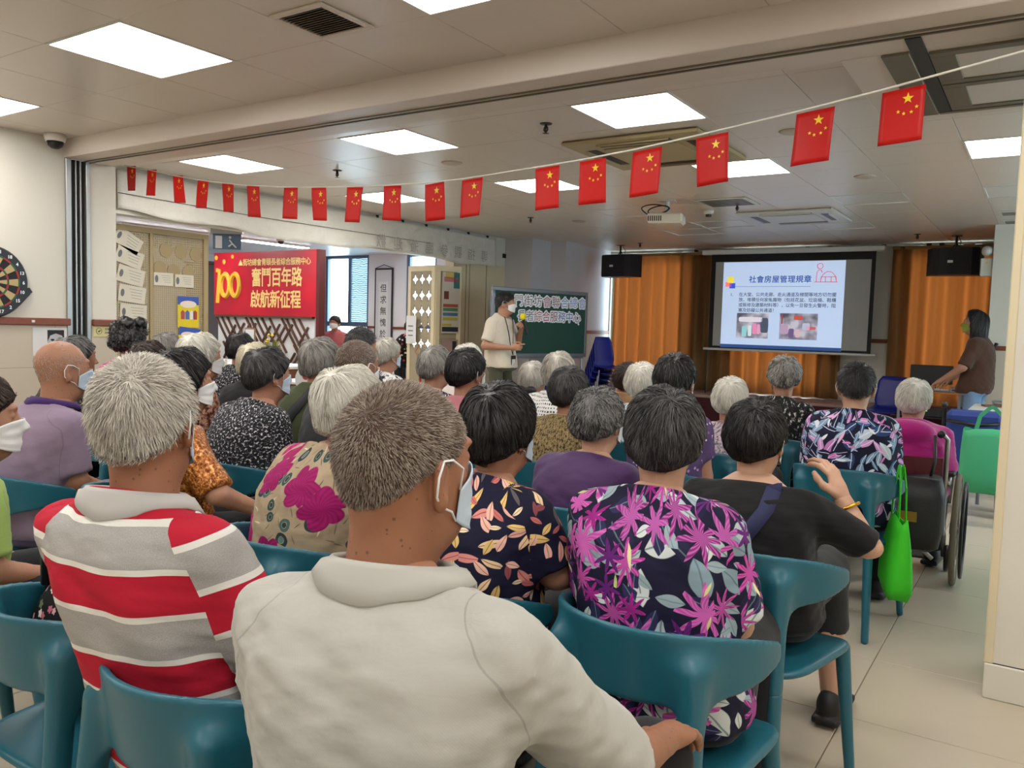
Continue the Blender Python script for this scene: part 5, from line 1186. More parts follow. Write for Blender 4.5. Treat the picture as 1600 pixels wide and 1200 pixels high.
# ================================================================ AUDIENCE
POS = {'polo': (-0.706, 0.825, 1.241), 'stripe': (-1.36, 0.867, 1.243), 'green': (-2.40, 1.04, 1.148), 'magenta': (-0.747, 1.800, 1.186), 'leaf': (-1.169, 1.738, 1.173), 'rose': (-1.722, 1.761, 1.187), 'orange': (-2.612, 1.815, 1.207), 'baldpolo': (-3.233, 1.707, 1.209), 'black': (-0.730, 2.501, 1.118), 'purple': (-1.344, 2.637, 1.107), 'bwprint': (-2.876, 2.420, 1.193), 'olive20': (-3.13, 2.976, 1.232), 'buzz21': (-2.450, 2.537, 1.238), 'white17': (-3.562, 2.573, 1.239), 'behindbald': (-4.4, 2.4, 1.199), 'brownhair': (-3.99, 2.57, 1.183), 'bun': (-4.86, 3.0, 1.287), 'blond19': (-4.04, 3.3, 1.173), 'clips': (-1.876, 3.370, 1.137), 'black27': (-2.377, 3.227, 1.204), 'black32': (-1.385, 3.459, 1.218), 'gray25': (-2.882, 3.614, 1.195), 'man22': (-3.594, 3.754, 1.284), 'gray16': (-5.3, 3.55, 1.201), 'black18': (-4.93, 3.9, 1.211), 'white31': (-1.881, 4.205, 1.137), 'white33': (-1.360, 4.163, 1.087), 'gray29': (-2.373, 4.127, 1.178), 'gray23': (-3.93, 4.37, 1.207), 'white26': (-3.136, 4.267, 1.196), 'navy35': (-0.749, 4.113, 1.194), 'gray34': (-1.303, 4.929, 1.189), 'gray28': (-2.944, 4.763, 1.082), 'pink36': (-0.604, 4.979, 1.091), 'brown30': (-2.584, 5.479, 1.085)}
PEOPLE = [
 ('polo', 'person in an off white polo shirt, closest of all seen from behind', dict(rz=16, fem=False, fat=-.12, slouch=.22, wrk=.0035, hy=-22, side=-.06, hair=('buzz', 'saltbrown'), skin='tan', q='near', mask=M_MASKB, collar=PAT['polo'], sleeve=.95, ease=.016, legs={1: [(.09, .03, .535), (.25, .52, .54), (.29, .53, .10)], -1: [(-.09, .03, .535), (-.14, .43, .53), (-.15, .42, .10)]}, arms={1: ((.26, .20, .70), (.30, .43, .64)), -1: ((-.20, .10, .70), (-.08, .30, .60))})),
 ('stripe', 'seated person in a red and grey striped polo shirt', dict(rz=14, fem=False, fat=-.17, slouch=.15, hy=20, side=-.21, lean=-.16, htilt=-4, arms={1: ((.225, .02, .70), (.09, .24, .605)), -1: ((-.165, .06, .70), (-.08, .25, .60))}, hair=('short', 'silver'), skin='tan', q='near', mask=M_MASKB, collar=plain('pale_grey_collar', 'b5b2ae'), pants=M_JEAN, sleeve=.8, ease=.018)),
 ('green', 'seated person in a light green blouse at the left edge', dict(rz=-5, fat=.06, slouch=.3, hy=-20, hair=('neat', 'brown'), q='mid', mask=M_MASKW, sleeve=.8)),
 ('magenta', 'seated person in a navy blouse with big magenta flowers', dict(rz=8, fat=.02, slouch=.35, hy=14, side=-.11, hair=('neat', 'dark'), skin='fair', q='near', mask=M_MASKB, sleeve=.9, ease=.02)),
 ('leaf', 'seated person in a navy blouse printed with peach leaves', dict(rz=-4, fat=.08, slouch=.35, hy=-2, hair=('bob', 'black'), skin='mid', q='near', mask=M_MASKB, sleeve=.85, ease=.018, arms={1: ((.205, .08, .72), (.19, .29, .66))})),
 ('rose', 'seated person in a beige blouse with magenta roses', dict(rz=-8, fat=.10, slouch=.4, hy=-14, hair=('bob', 'white'), skin='mid', q='near', mask=M_MASKW, sleeve=.9, ease=.02)),
 ('orange', 'seated person in a shimmering bronze blouse', dict(rz=-12, fat=.08, slouch=.3, hy=-8, side=-.10, hair=('bob', 'black'), q='mid', mask=M_MASKW, sleeve=.95, arms={1: ((.27, .08, .72), (.2, .28, .62))})),
 ('baldpolo', 'seated person in a lavender polo shirt with purple collar', dict(rz=-2, fem=False, fat=.06, slouch=.3, hy=-4, hair=('wisp', 'grey'), skin='ruddy', q='mid', mask=M_MASKB, collar=plain('purple_collar', '3c1f5e'), pants=M_LAV, sleeve=.85, shoes=M_SHOEB)),
 ('black', 'seated person in a black tee raising a hand with gold bangle', dict(rz=6, fat=.10, slouch=.35, hy=-8, lean=-.06, side=-.05, legs={1: [(.09, .03, .535), (.16, .43, .53), (.20, .44, .10)], -1: [(-.09, .03, .535), (-.12, .43, .53), (-.125, .40, .10)]}, hair=('neat', 'black'), skin='fair', q='near', mask=M_MASKW, sleeve=.95, ease=.016, pants=M_CHAR, cut=.28, arms={1: ((.315, .10, .705), (.245, .13, .835))}, hkind=('pinch', 'rest'), fdir=((-.35, .12, .8), None), palms={1: (-.75, .3, .35)}, neck=1.004)),
 ('purple', 'seated person in a plain deep purple top', dict(rz=-2, fat=.06, slouch=.35, hy=0, hair=('perm', 'greydark'), skin='fair', q='mid', mask=M_MASKW, sleeve=1.5)),
 ('bwprint', 'seated person in a black and white splash print blouse', dict(rz=-2, fat=.10, slouch=.35, hy=-6, hair=('neat', 'dark'), q='mid', mask=M_MASKB, sleeve=.85)),
 ('olive20', 'seated person in an olive top with a dark shoulder sling', dict(rz=-4, slouch=.3, hy=-8, hair=('bob', 'grey'), q='mid', mask=M_MASKW, sleeve=1.6)),
 ('buzz21', 'seated person in dark grey just beyond the rose print blouse', dict(rz=-2, fem=False, slouch=.3, hair=('buzz', 'saltbrown'), skin='tan', q='mid', mask=M_MASKW, collar=PAT['buzz21'])),
 ('white17', 'seated person in a red brown floral blouse before the perforated screen', dict(rz=-6, fat=.05, slouch=.3, hy=-10, hair=('bob', 'white'), mask=M_MASKW)),
 ('behindbald', 'seated person in a dark floral top beyond the lavender polo shirt', dict(rz=-4, slouch=.3, hair=('neat', 'greydark'), skin='tan')),
 ('brownhair', 'person in mauve mostly hidden behind the striped polo shirt', dict(slouch=.3, hair=('neat', 'brown'))),
 ('bun', 'seated person in bright pink below the pale yellow notice', dict(slouch=.3, hair=('curly', 'black'))),
 ('blond19', 'person in black just beyond the splash print blouse', dict(slouch=.3, hair=('bob', 'blond'), sleeve=1.4)),
 ('clips', 'seated person in a brown gold patterned top with hair clips', dict(slouch=.35, hair=('neat', 'dark'), q='mid', sleeve=1.2)),
 ('black27', 'seated person in a dusty pink knit before the standing speaker', dict(slouch=.3, hy=-5, hair=('neat', 'black'), q='mid', mask=M_MASKW)),
 ('black32', 'seated person in a purple blouse with pale dots', dict(slouch=.3, hair=('neat', 'black'), q='mid', mask=M_MASKW)),
 ('gray25', 'seated person in a navy blouse with white dots', dict(slouch=.3, hy=-8, hair=('neat', 'grey'), mask=M_MASKB)),
 ('man22', 'person in charcoal beyond the dark grey shirt', dict(fem=False, slouch=.25, hy=-10, hair=('short', 'dark'), skin='mid')),
 ('gray16', 'person in plain grey seated nearest the perforated screen', dict(slouch=.3, hair=('neat', 'grey'))),
 ('black18', 'seated person in a small black and white print before the lattice', dict(slouch=.3, hair=('neat', 'black'))),
 ('white31', 'seated person in a pale green floral blouse', dict(slouch=.35, hair=('neat', 'white'), mask=M_MASKW)),
 ('white33', 'person in a grey pink floral top sitting low', dict(slouch=.4, hair=('neat', 'white'))),
 ('gray29', 'seated person in a white lattice print blouse', dict(slouch=.35, hair=('bob', 'silver'))),
 ('gray23', 'seated person in a white blouse with dark branches', dict(slouch=.3, hy=-10, hair=('neat', 'silver'), mask=M_MASKB)),
 ('white26', 'person in pale cream half hidden behind the dusty pink knit', dict(slouch=.3, hair=('neat', 'white'))),
 ('navy35', 'seated person in a navy feather print blouse', dict(rz=4, fat=.12, slouch=.35, hy=6, hair=('short', 'black'), skin='fair', q='mid', mask=M_MASKW, sleeve=.9, ease=.018)),
 ('gray34', 'seated person in a black blouse with white dashes before the stage', dict(slouch=.3, hy=20, hair=('perm', 'grey'), mask=M_MASKW, sleeve=1.2)),
 ('gray28', 'person in grey print with a dark bow at the nape', dict(slouch=.4, hair=('bob', 'silver'))),
 ('brown30', 'person in tan leaning forward near the curtain', dict(slouch=.5, hp=-20, htilt=20, hair=('neat', 'brown'))),
]
INFO = {}
def chair_words(lab):
    w = lab.replace(',', '').split()[:12]
    while w[-1] in ('with', 'in', 'a', 'the', 'and', 'of', 'by', 'before', 'behind', 'short', 'big', 'to', 'at', 'its', 'beyond', 'cropped', 'dark', 'cut', 'off'): w.pop()
    return ' '.join(w)
for key, lab, kw in PEOPLE:
    x, y, zt = POS[key]; INFO[key] = person(key, lab, x, y, zt, **kw)
    ro = INFO[key][0]
    if key == 'stripe': teal_chair(-1.19, .97, 0, 'teal chair of the person in the red striped polo shirt'); continue
    teal_chair(ro.location.x + (.03 if key == 'black' else 0), ro.location.y - (.04 if key == 'black' else .01), math.degrees(ro.rotation_euler.z)*.6-7 - (6 if key == 'black' else 0), 'teal chair of the ' + chair_words(lab.replace('seated ', '')))
x, y, zt = POS['pink36']
INFO['pink36'] = person('pink36', 'person in a magenta hooded jacket sitting in the wheelchair', x, y, zt, rz=3, slouch=.4, hair=('neat', 'white'), q='mid', sleeve=1.9, ease=.02, hood=True, fat=.06, neck=1.06, wrk=.004)
# standing figures
INFO['man'] = person('man', 'standing person in oatmeal tee and olive trousers pointing and holding a microphone', -5.03, 7.50, 1.70, rz=-88, fem=False, slouch=.05, hy=28, hair=('short', 'black'), skin='mid', pants=M_OLV, q='mid', mask=M_MASKW, standing=True, scale=1.04, sleeve=.8, ease=.016, hem=.46, group=None, arms={1: ((.25, -.04, 1.05), (.12, .21, 1.04)), -1: ((-.25, .06, 1.06), (-.08, .20, 1.24))}, hkind=('point', 'grip'), palms={1: (-1, 0, 0), -1: (1, 0, 0)}, fdir=((-.1, 1, .1), (.5, .35, .4)))
INFO['woman'] = person('woman', 'standing person in brown top and jeans wearing a green mask', -.62, 9.12, 1.61, rz=82, slouch=.1, hy=6, hair=('long', 'black'), skin='mid', pants=M_LJEAN, q='mid', mask=M_MASKG, standing=True, scale=.985, sleeve=.95, hem=.44, group=None, arms={1: ((.23, .06, 1.06), (.18, .26, .93)), -1: ((-.23, .08, 1.06), (-.16, .28, .92))})
# empty chairs
teal_chair(-1.69, 1.0, 2, 'empty teal plastic chair holding a black floral bag')

# ================================================================ WHEELCHAIR AND BAGS
M_TYRE = mat('grey_tyre', '6d6552', .8); M_MRV = mat('maroon_vinyl', '5a1420', .45, var=.1); M_STEEL = mat('brushed_steel', 'a9a7a2', .3, .9)
wc = tag(empty('wheelchair', (-.655, 4.93, 0), math.radians(2)), 'steel wheelchair with maroon seat and grey tyres', 'wheelchair')
MB().box((-.21,-.20,.40),(.21,.22,.428), bev=.012).build('seat', M_MRV, wc)
bv = [(-.23,-.225),(-.1,-.265),(.1,-.265),(.23,-.225)]
MB().add([(x,y,z) for z in (.47,.70) for x,y in bv] + [(x,y+.02,z) for z in (.47,.70) for x,y in bv], [(0,1,5,4),(1,2,6,5),(2,3,7,6),(8,12,13,9),(9,13,14,10),(10,14,15,11),(0,4,12,8),(3,11,15,7),(4,5,13,12),(5,6,14,13),(6,7,15,14),(0,8,9,1),(1,9,10,2),(2,10,11,3)]).build('backrest', M_MRV, wc)
for s in (-1, 1):
    MB().tube([(s*.245,-.22,.30),(s*.245,-.235,.80),(s*.22,-.25,.83),(s*.22,-.33,.835)], .012, 8).tube([(s*.22,-.21,.40),(s*.22,.24,.40),(s*.22,.30,.40),(s*.22,.44,.02),(s*.15,.5,.008)], .012, 8).tube([(s*.22,-.21,.27),(s*.22,.2,.27),(s*.22,.2,.45)], .011, 8).build('frame_tube', M_STEEL, wc, True)
    MB().tube([(s*.22,-.26,.833),(s*.22,-.36,.836)], .018, 10).build('push_handle', M_BLACK, wc, True)
    MB().box((s*.265-.022,-.17,.60),(s*.265+.022,.12,.62), bev=.008).build('armrest', M_BLACK, wc); MB().tube([(s*.262,-.2,.56),(s*.262,-.16,.595),(s*.262,.12,.595),(s*.25,.2,.40)], .01, 8).build('armrest_tube', M_STEEL, wc, True)
    w = empty('drive_wheel', (s*.30, -.02, .30)); w.parent = wc
    MW = Matrix.Rotation(PI/2, 4, 'Y')
    def ringm(R, r, n=48): return [MW @ Vector((R*math.cos(2*PI*k/n), R*math.sin(2*PI*k/n), 0)) for k in range(n)]
    MB().tube(ringm(.285, .014), .0155, 8, closed=True).build('tyre', M_TYRE, w, True); MB().tube(ringm(.262, .01), .009, 6, closed=True).build('rim', M_STEEL, w, True)
    MB().tube([p + Vector((s*.035, 0, 0)) for p in ringm(.25, .01)], .0085, 8, closed=True).build('hand_rim', M_BLACK, w, True)
    MB().lathe([(.03,-.03),(.034,-.02),(.018,0),(.034,.02),(.03,.03)], 14, MW).build('hub', M_STEEL, w, True)
    sp = MB().tube([(0,0,.02),(0,0,.26)], .0016, 4).mesh('spoke')
    for k in range(24): link('spoke', sp, M_STEEL, w, (s*(.012 if k % 2 else -.012), 0, 0), (2*PI*k/24, 0, 0))
    MB().lathe([(.02,-.014),(.07,-.013),(.075,0),(.07,.013),(.02,.014)], 20, Matrix.Translation((s*.255,.24,.075)) @ MW).build('caster', M_BLACK, wc, True)
    MB().tube([(s*.235,.24,.08),(s*.235,.22,.2),(s*.225,.2,.27)], .012, 8).build('caster_fork', M_STEEL, wc, True)
    MB().box((s*.12-.07,.44,.0),(s*.12+.07,.58,.012), bev=.004).build('footplate', M_BLACK, wc)
MB().tube([(-.2,-.1,.14),(.2,.1,.42)], .012, 8).tube([(.2,-.1,.14),(-.2,.1,.42)], .012, 8).build('cross_brace', M_STEEL, wc, True)
M_BBAG = mat('black_bag_vinyl', '17171a', .5, bump=.2, bscale=90)
bg = tag(empty('black_tote_bag', (-.55, 4.55, .62), .05), 'black tote bag hung on the back of the wheelchair', 'bag')
v = []; f = []; n = 20
for j, (z, w, d) in enumerate(((0,.15,.05),(-.10,.17,.075),(-.28,.165,.085),(-.36,.15,.08),(-.375,.11,.05))):
    for k in range(n):
        a = 2*PI*k/n; c_, s_ = math.cos(a), math.sin(a); v.append((w*math.copysign(abs(c_)**.45,c_), d*math.copysign(abs(s_)**.6,s_), z+.01*math.sin(2*a+j)))
for j in range(4):
    for k in range(n): f.append((j*n+k, (j+1)*n+k, (j+1)*n+(k+1)%n, j*n+(k+1)%n))
f.append(tuple(range(4*n+n-1,4*n-1,-1))); f.append(tuple(range(n)))
link('body', mesh_py('body', v, f, True), M_BBAG, bg); MB().tube([(-.09,.03,-.02),(-.11,.03,.12),(-.08,.05,.22)], .008, 6).build('strap', M_BBAG, bg, True); MB().tube([(.09,.03,-.02),(.11,.03,.08),(.10,.10,.20)], .008, 6).build('strap', M_BBAG, bg, True)
MB().box((-.06,-.087,-.22),(.05,-.083,-.17)).build('gold_print', mat('gold_print','a8843a',.4,.6), bg)
tote('lime_bag', (-.50, 3.87, .755), -1.2, M_LIME, .24, .34, .10, 'lime green cloth bag hanging from the chair of the feather print blouse', .22)
tote('green_red_bag', (-1.62, 3.12, .77), .2, mat('grass_green_cloth','1f8a3a',.7,bump=.2,bscale=200), .22, .26, .09, 'grass green cloth bag on the chair of the brown gold top', .12)
tote('red_bag', (-1.50, 3.10, .70), .2, mat('red_cloth','b01f28',.7,bump=.2,bscale=200), .2, .24, .09, 'red cloth bag beside the grass green bag', .08)
# round black handbag with floral sides on the empty chair
M_FLB = printed('floral_bag_print', '121214', [dict(shape='flower', scale=40, size=.35, aspect=.4, petals=5, colors=['d8a0a8','c06a7a','e8d8d0','6a7a5a'], seed=3, density=.75)])
hb = tag(empty('floral_handbag', (-1.74, 1.03, .426), .3), 'black handbag with a floral side standing on the empty chair', 'bag')
hv_, hf_ = mesh_sdf(lambda P: smax(ell(P,(0,0,.13),(.19,.10,.16)), -P[:,2]+.004, .02), (-.22,-.14,-.02), (.22,.14,.32), .01)
me = mesh_np('body', hv_, hf_, True, {'pat': ('FLOAT_VECTOR', hv_[:,[0,2,1]])}); link('body', me, M_FLB, hb)
MB().tube([(.18*math.cos(a),.0,.17+.12*math.sin(a)) for a in [PI*k/16 for k in range(17)]], .012, 8).build('top_zip', M_BBAG, hb, True); hb.scale = (1.15, 1.1, 1.15); MB().tube([(-.14,-.03,.24),(-.12,-.05,.33),(0,-.05,.37),(.12,-.05,.33),(.14,-.03,.24)], .010, 8).build('handle', M_BBAG, hb, True)
# shoulder bag beside the leaf print blouse
sb_ = tag(empty('black_shoulder_bag', (-.90, 1.98, .46), .4), 'black shoulder bag standing beside the leaf print blouse', 'bag')
hv_, hf_ = mesh_sdf(lambda P: smax(ell(P,(0,0,.11),(.10,.065,.13)), -P[:,2]+.003, .02), (-.13,-.1,-.02), (.13,.1,.28), .01); link('body', mesh_np('body', hv_, hf_), M_BBAG, sb_); MB().tube([(-.07,0,.2),(-.05,0,.3),(.05,0,.3),(.07,0,.2)], .007, 6).build('strap', M_BBAG, sb_, True)
# gold bangle and details on people
def on(key, name, mb, m, smooth=True): return mb.build(name, m, INFO[key][0], smooth)
def at_wrist(key, sd, back=.02):
    B = INFO[key][1]['B']; mp_ = INFO[key][1]['mp']; E_ = Vector(mp_(B.arm[sd][1][None])[0]); W = Vector(mp_(B.arm[sd][2][None])[0]); u = (W-E_).normalized(); return W-u*back, u
c_, u_ = at_wrist('black', 1, .03); e1 = u_.orthogonal().normalized(); e2 = u_.cross(e1)
on('black', 'gold_bangle', MB().tube([c_ + (e1*math.cos(a)+e2*math.sin(a))*.036 for a in [2*PI*k/24 for k in range(24)]], .005, 6, closed=True), mat('gold', 'd8a83a', .25, .95))
def sling(key, side, m, w=.03):
    """a strap over one shoulder and across the back, following the shirt"""
    root, inf = INFO[key]; B = inf['B']; mp_ = inf['mp']; V = []; n = 22
    for k in range(n+1):
        t = k/n; x_ = side*(.10 - .25*t); z_ = .995 - .43*t - .02*math.sin(t*PI)
        if t < .12: z_ = .995 - .02*t
        yy = np.linspace(-.28, .02, 160); P = np.stack([0*yy+x_, yy, 0*yy+z_], 1); d = B.shirt(P, wrk=.0025, neck=1.05); i = np.nonzero(d < .004)[0]; y_ = yy[i[0]] if len(i) else -.02
        V.append((x_, y_, z_))
    v = []; 
    for k, p in enumerate(V):
        a = Vector(V[max(0,k-1)]); b = Vector(V[min(n,k+1)]); t_ = (b-a).normalized(); s_ = t_.cross(Vector((0,1,0))).normalized()*w
        for q in (-1,1):
            for o in (0,-.004): v.append(Vector(p)+s_*q+Vector((0,o,0)))
    v = mp_(np.array(v)); f = []
    for k in range(n):
        a = 4*k; b = a+4; f += [(a+1,a+3,b+3,b+1),(a,b,b+2,a+2),(a,a+1,b+1,b),(a+2,b+2,b+3,a+3)]
    link('sling_strap', mesh_py('sling_strap', v, f, True), m, root)
sling('black', 1, mat('navy_strap', '1d2148', .8), .022); sling('olive20', 1, mat('dark_strap', '15171c', .8), .03)
# chignon of the woman in pink, hair clips, bow
def on_head(key, name, me, m, p, sc=(1,1,1), rot=(0,0,0)):
    o = link(name, me, m, INFO[key][0]); o.matrix_basis = INFO[key][1]['HM'] @ Matrix.LocRotScale(Vector(p), None, Vector(sc)); return o
cv, cf = mesh_sdf(lambda P: np.linalg.norm(P, axis=1)-.045-.006*wob(P, 70, 1), (-.07,)*3, (.07,)*3, .007); curl_me = mesh_np('curl', cv, cf, True, {'hr': ('FLOAT', np.random.default_rng(3).random(len(cv))*.5)})
for p in ((-.03,-.03,.125),(.045,-.05,.115),(.05,.03,.12),(-.06,-.07,.09)): on_head('bun', 'hair_curl', curl_me, HM['black'], p)
for p in ((-.055,-.055,.06),(.055,-.06,.06)): on_head('clips', 'hair_clip', MB().box((-.008,-.02,-.006),(.008,.02,.006), bev=.003).mesh('hair_clip'), M_BLACK, p)
bw_v, bw_f = mesh_sdf(lambda P: smin(ell(P,(-.045,0,0),(.05,.02,.032)), ell(P,(.045,0,0),(.05,.02,.032)), .01), (-.11,-.04,-.05), (.11,.04,.05), .008); on_head('gray28', 'bow', mesh_np('bow', bw_v, bw_f), M_BLACK, (0,-.11,-.075))
# necklace, lanyard, microphone for the standing man
mi = INFO['man'][1]
mic = tag(empty('microphone', (0,0,0)), 'black microphone with yellow foam cover held by the standing speaker', 'microphone')
W = Vector(mi['mp'](mi['B'].arm[-1][2][None])[0]); wl_ = INFO['man'][0].matrix_basis
R_ = INFO['man'][0]; Mloc = Matrix.LocRotScale(R_.location, R_.rotation_euler, R_.scale)
pm = Mloc @ (W + Vector((.045, .075, .03))); mic.location = pm; mic.rotation_euler = (.25, .1, R_.rotation_euler.z)
MB().lathe([(.012,-.10),(.014,-.08),(.017,.06),(.02,.075)], 14).build('handle', M_BLACK, mic, True); MB().lathe([(.02,.07),(.032,.085),(.035,.105),(.028,.13),(.012,.14),(.001,.141)], 18).build('foam', mat('yellow_foam', 'd6c818', .9), mic, True)
ln = []
for s in (-1, 1):
    pts = []
    for t in np.linspace(0, 1, 16):
        x_ = s*(.075*(1-t)**.8); z_ = 1.0+.36 - .40*t; yy = np.linspace(.32, -.05, 200); P = np.stack([0*yy+x_, yy, 0*yy+z_], 1); d = mi['B'].shirt(P, wrk=.0025, neck=1.06, hem=.46); i = np.nonzero(d < .003)[0]; pts.append((x_, yy[i[0]] if len(i) else .03, z_))
    ln.append(pts)
lb = MB()
for pts in ln: lb.tube(pts, .005, 5)
lb.build('lanyard', M_BLACK, R_, True); ex = ln[0][-1]
MB().box((-.045,ex[1]+.004,.82),(.045,ex[1]+.010,.955), bev=.004).build('badge_holder', M_BLACK, R_); MB().box((-.034,ex[1]+.0098,.835),(.034,ex[1]+.0115,.915)).build('badge_card', M_PAPER, R_)
# paper fan held up in the crowd
fn = tag(empty('paper_fan', (-4.0, 3.72, .93)), 'round white paper fan with red print held up in the crowd', 'fan')
MB().lathe([(.001,0),(.11,0),(.11,.004),(.001,.004)], 28, rotz(.55) @ Matrix.Rotation(PI/2,4,'X')).build('leaf', M_PAPER, fn); MB().tube([(0,0,-.1),(0,0,-.24)], .008, 6).build('handle', M_WHITE, fn)
for (a,b) in ((-.04,.02),(.03,-.01),(.0,-.05)): MB().lathe([(.001,0),(.022,0),(.022,.001),(.001,.001)],10, rotz(.55) @ Matrix.Translation((a,-.0045,b)) @ Matrix.Rotation(PI/2,4,'X')).build('red_print', mat('fan_red','b04a44',.7), fn)

# ================================================================ RECEPTION
# long paper sheet pinned over the header, wavy lower edge, faint mirrored letters
def paper_mat():
    t = NT('crumpled_paper'); P = t.obj(); n = t.noise(7, P, 5, .6); t.bump(n, .6, .03); return t.done(t.mix(n, L('d8d3c6'), L('ece8de')), .75, .2)
M_CRMP = paper_mat()
ban = tag(empty('paper_banner', (-6.70, 4.0, 2.18)), 'long crumpled white paper sheet pinned over the header above the opening', 'banner')
v = []; f = []; n = 110; m = 10
for i in range(n+1):
    y_ = 5.68*i/n; bot = -.02 + .025*math.sin(y_*2.2) + .012*math.sin(y_*6.1+1) + .05*math.exp(-(y_/.3)**2)
    for j in range(m+1):
        q = j/m; v.append((.012+.010*math.sin(y_*9+q*4)*q+.006*math.sin(y_*23+q*9)*q+.02*q*q, y_, .37*(1-q)+bot*q))
for i in range(n):
    for j in range(m): a = i*(m+1)+j; f.append((a, a+1, a+m+2, a+m+1))
so = link('sheet', mesh_py('sheet', v, f, True), M_CRMP, ban); sm = so.modifiers.new('thickness','SOLIDIFY'); sm.thickness = .002
MB().tube([(.03,0,.17),(.03,1.5,.15),(.035,3.0,.155),(.03,4.2,.16)], .003, 5).build('seam_wire', M_METALD, ban, True)
fm_ = mat('faint_ink', 'b3aba4', .7)
for k, ch in enumerate('歡迎蒞臨參觀指導'):
    link('faint_letter', text_mesh(ch, .17, 0), fm_, ban, (.048, 3.25+.3*k, .08), (PI/2, 0, PI/2), (-1, 1, 1))
for k in range(6): MB().box((.0,3.2+.45*k,.36),(.03,3.22+.45*k,.39)).build('clip', M_BLACK, ban)
# tall perforated screen with pinned notices
def perf_mat(name, c, cell, hole):
    t = NT(name); x_, y_, z_ = t.sep(t.obj()); fy = t.math('ABSOLUTE', t.math('SUBTRACT', t.math('FRACT', t.math('MULTIPLY', y_, 1/cell)), .5)); fz = t.math('ABSOLUTE', t.math('SUBTRACT', t.math('FRACT', t.math('MULTIPLY', z_, 1/cell)), .5))
    h = t.math('MULTIPLY', t.math('LESS_THAN', fy, hole), t.math('LESS_THAN', fz, hole)); t.done(L(c), .5); tr = t.n('BsdfTransparent'); mx = t.n('MixShader', i0=h, i1=t.b.outputs[0], i2=tr.outputs[0]); t.t.links.new(mx.outputs[0], t.o.inputs[0]); return t.m
M_PERF = perf_mat('perforated_tan_board', 'b5a480', .021, .30); M_TANF = mat('tan_frame', 'a8946c', .5); M_TANS = mat('tan_solid_mesh', 'a08d66', .6)
pz = tag(empty('perforated_screen', (-6.98, 4.05, 0)), 'tall tan perforated screen covered with pinned notices', 'screen')
MB().box((-.006,.0,.05),(.006,1.0,2.08)).build('perforated_board', M_PERF, pz)
MB().box((-.025,1.0,0),(.025,1.05,2.12)).box((-.025,.0,2.07),(.025,1.0,2.12)).box((-.02,.43,.05),(.02,.46,2.07)).box((-.025,-.05,0),(.025,.0,2.12)).box((-.025,.0,.0),(.025,1.0,.05)).build('frame', M_TANF, pz)
for (y_, z_) in ((.60,1.93),(.76,1.93),(.92,1.92),(.54,1.76),(.68,1.74),(.84,1.74)): MB().lathe([(.001,0),(.07,0),(.07,.004),(.001,.004)], 8, Matrix.Translation((.007,y_,z_)) @ MX).build('round_patch', M_TANS, pz)
names_ = ['uppermost','second','third','fourth','fifth','sixth']
def notice(y_, z_, w, h, tilt, lab, m=None, grp='notices pinned on the perforated screen', x_=-6.965):
    o = tag(empty('pinned_notice', (x_, y_, z_)), lab, 'notice', grp); o.rotation_euler = (tilt, 0, 0)
    MB().box((0,-w/2,-h/2),(.0016,w/2,h/2)).build('sheet', m or mat('cream_paper','d3ccba',.75), o)
    MB().prism([(-w*.36+.018*math.cos(a), .035*math.sin(a)) for a in [2*PI*k/12 for k in range(12)]], .0016, .0022, MX).build('seal', M_GREYI, o)
    for k in range(4): MB().box((.0016,-w*.12+.01*k,h*.28-k*h*.17),(.0021,w*.36,h*.30-k*h*.17)).build('text_line', M_GREYI, o)
    return o
for k in range(6): notice(4.27+.012*k, 2.0-.165*k if k else 1.98, .26, .15, (-.5,-.3,-.22,-.12,-.06,-.05)[k], 'cream printed notice, %s in the column on the perforated screen' % names_[k])
notice(4.62, 1.66, .2, .12, 0, 'cream printed notice with round seal, left of the short pair'); notice(4.84, 1.655, .2, .12, 0, 'cream printed notice with round seal, right of the short pair')
for (z_, tl, w_) in ((1.36, 0.0, 'upper'), (1.06, -.12, 'lower, tilted')):
    o = tag(empty('yellow_poster', (-6.962, 4.88, z_)), 'yellow and blue picture poster, %s one on the perforated screen' % w_, 'poster'); o.rotation_euler = (tl, 0, 0)
    MB().box((0,-.115,-.15),(.002,.115,.15)).build('sheet', mat('poster_yellow','dcc41e',.6), o); MB().box((.002,-.115,.07),(.0026,.115,.15)).build('blue_head', mat('poster_blue','3a56a8',.6), o)
    MB().prism([(.09*math.cos(a), .075+.035*math.sin(a)) for a in [2*PI*k/16 for k in range(16)]], .0026,.0032,MX).build('title_cloud', mat('poster_cream','e8d8c8',.6), o)
    for j,(a,c) in enumerate(((-.06,'b0485a'),(-.01,'4a6aa8'),(.04,'e0dcd8'),(.075,'a83a34'))): MB().prism([(a-.02,-.07),(a+.02,-.07),(a+.022,.0),(a,.02),(a-.022,.0)],.002,.003,MX).build('picture_shape', mat('poster_'+c,c,.6), o)
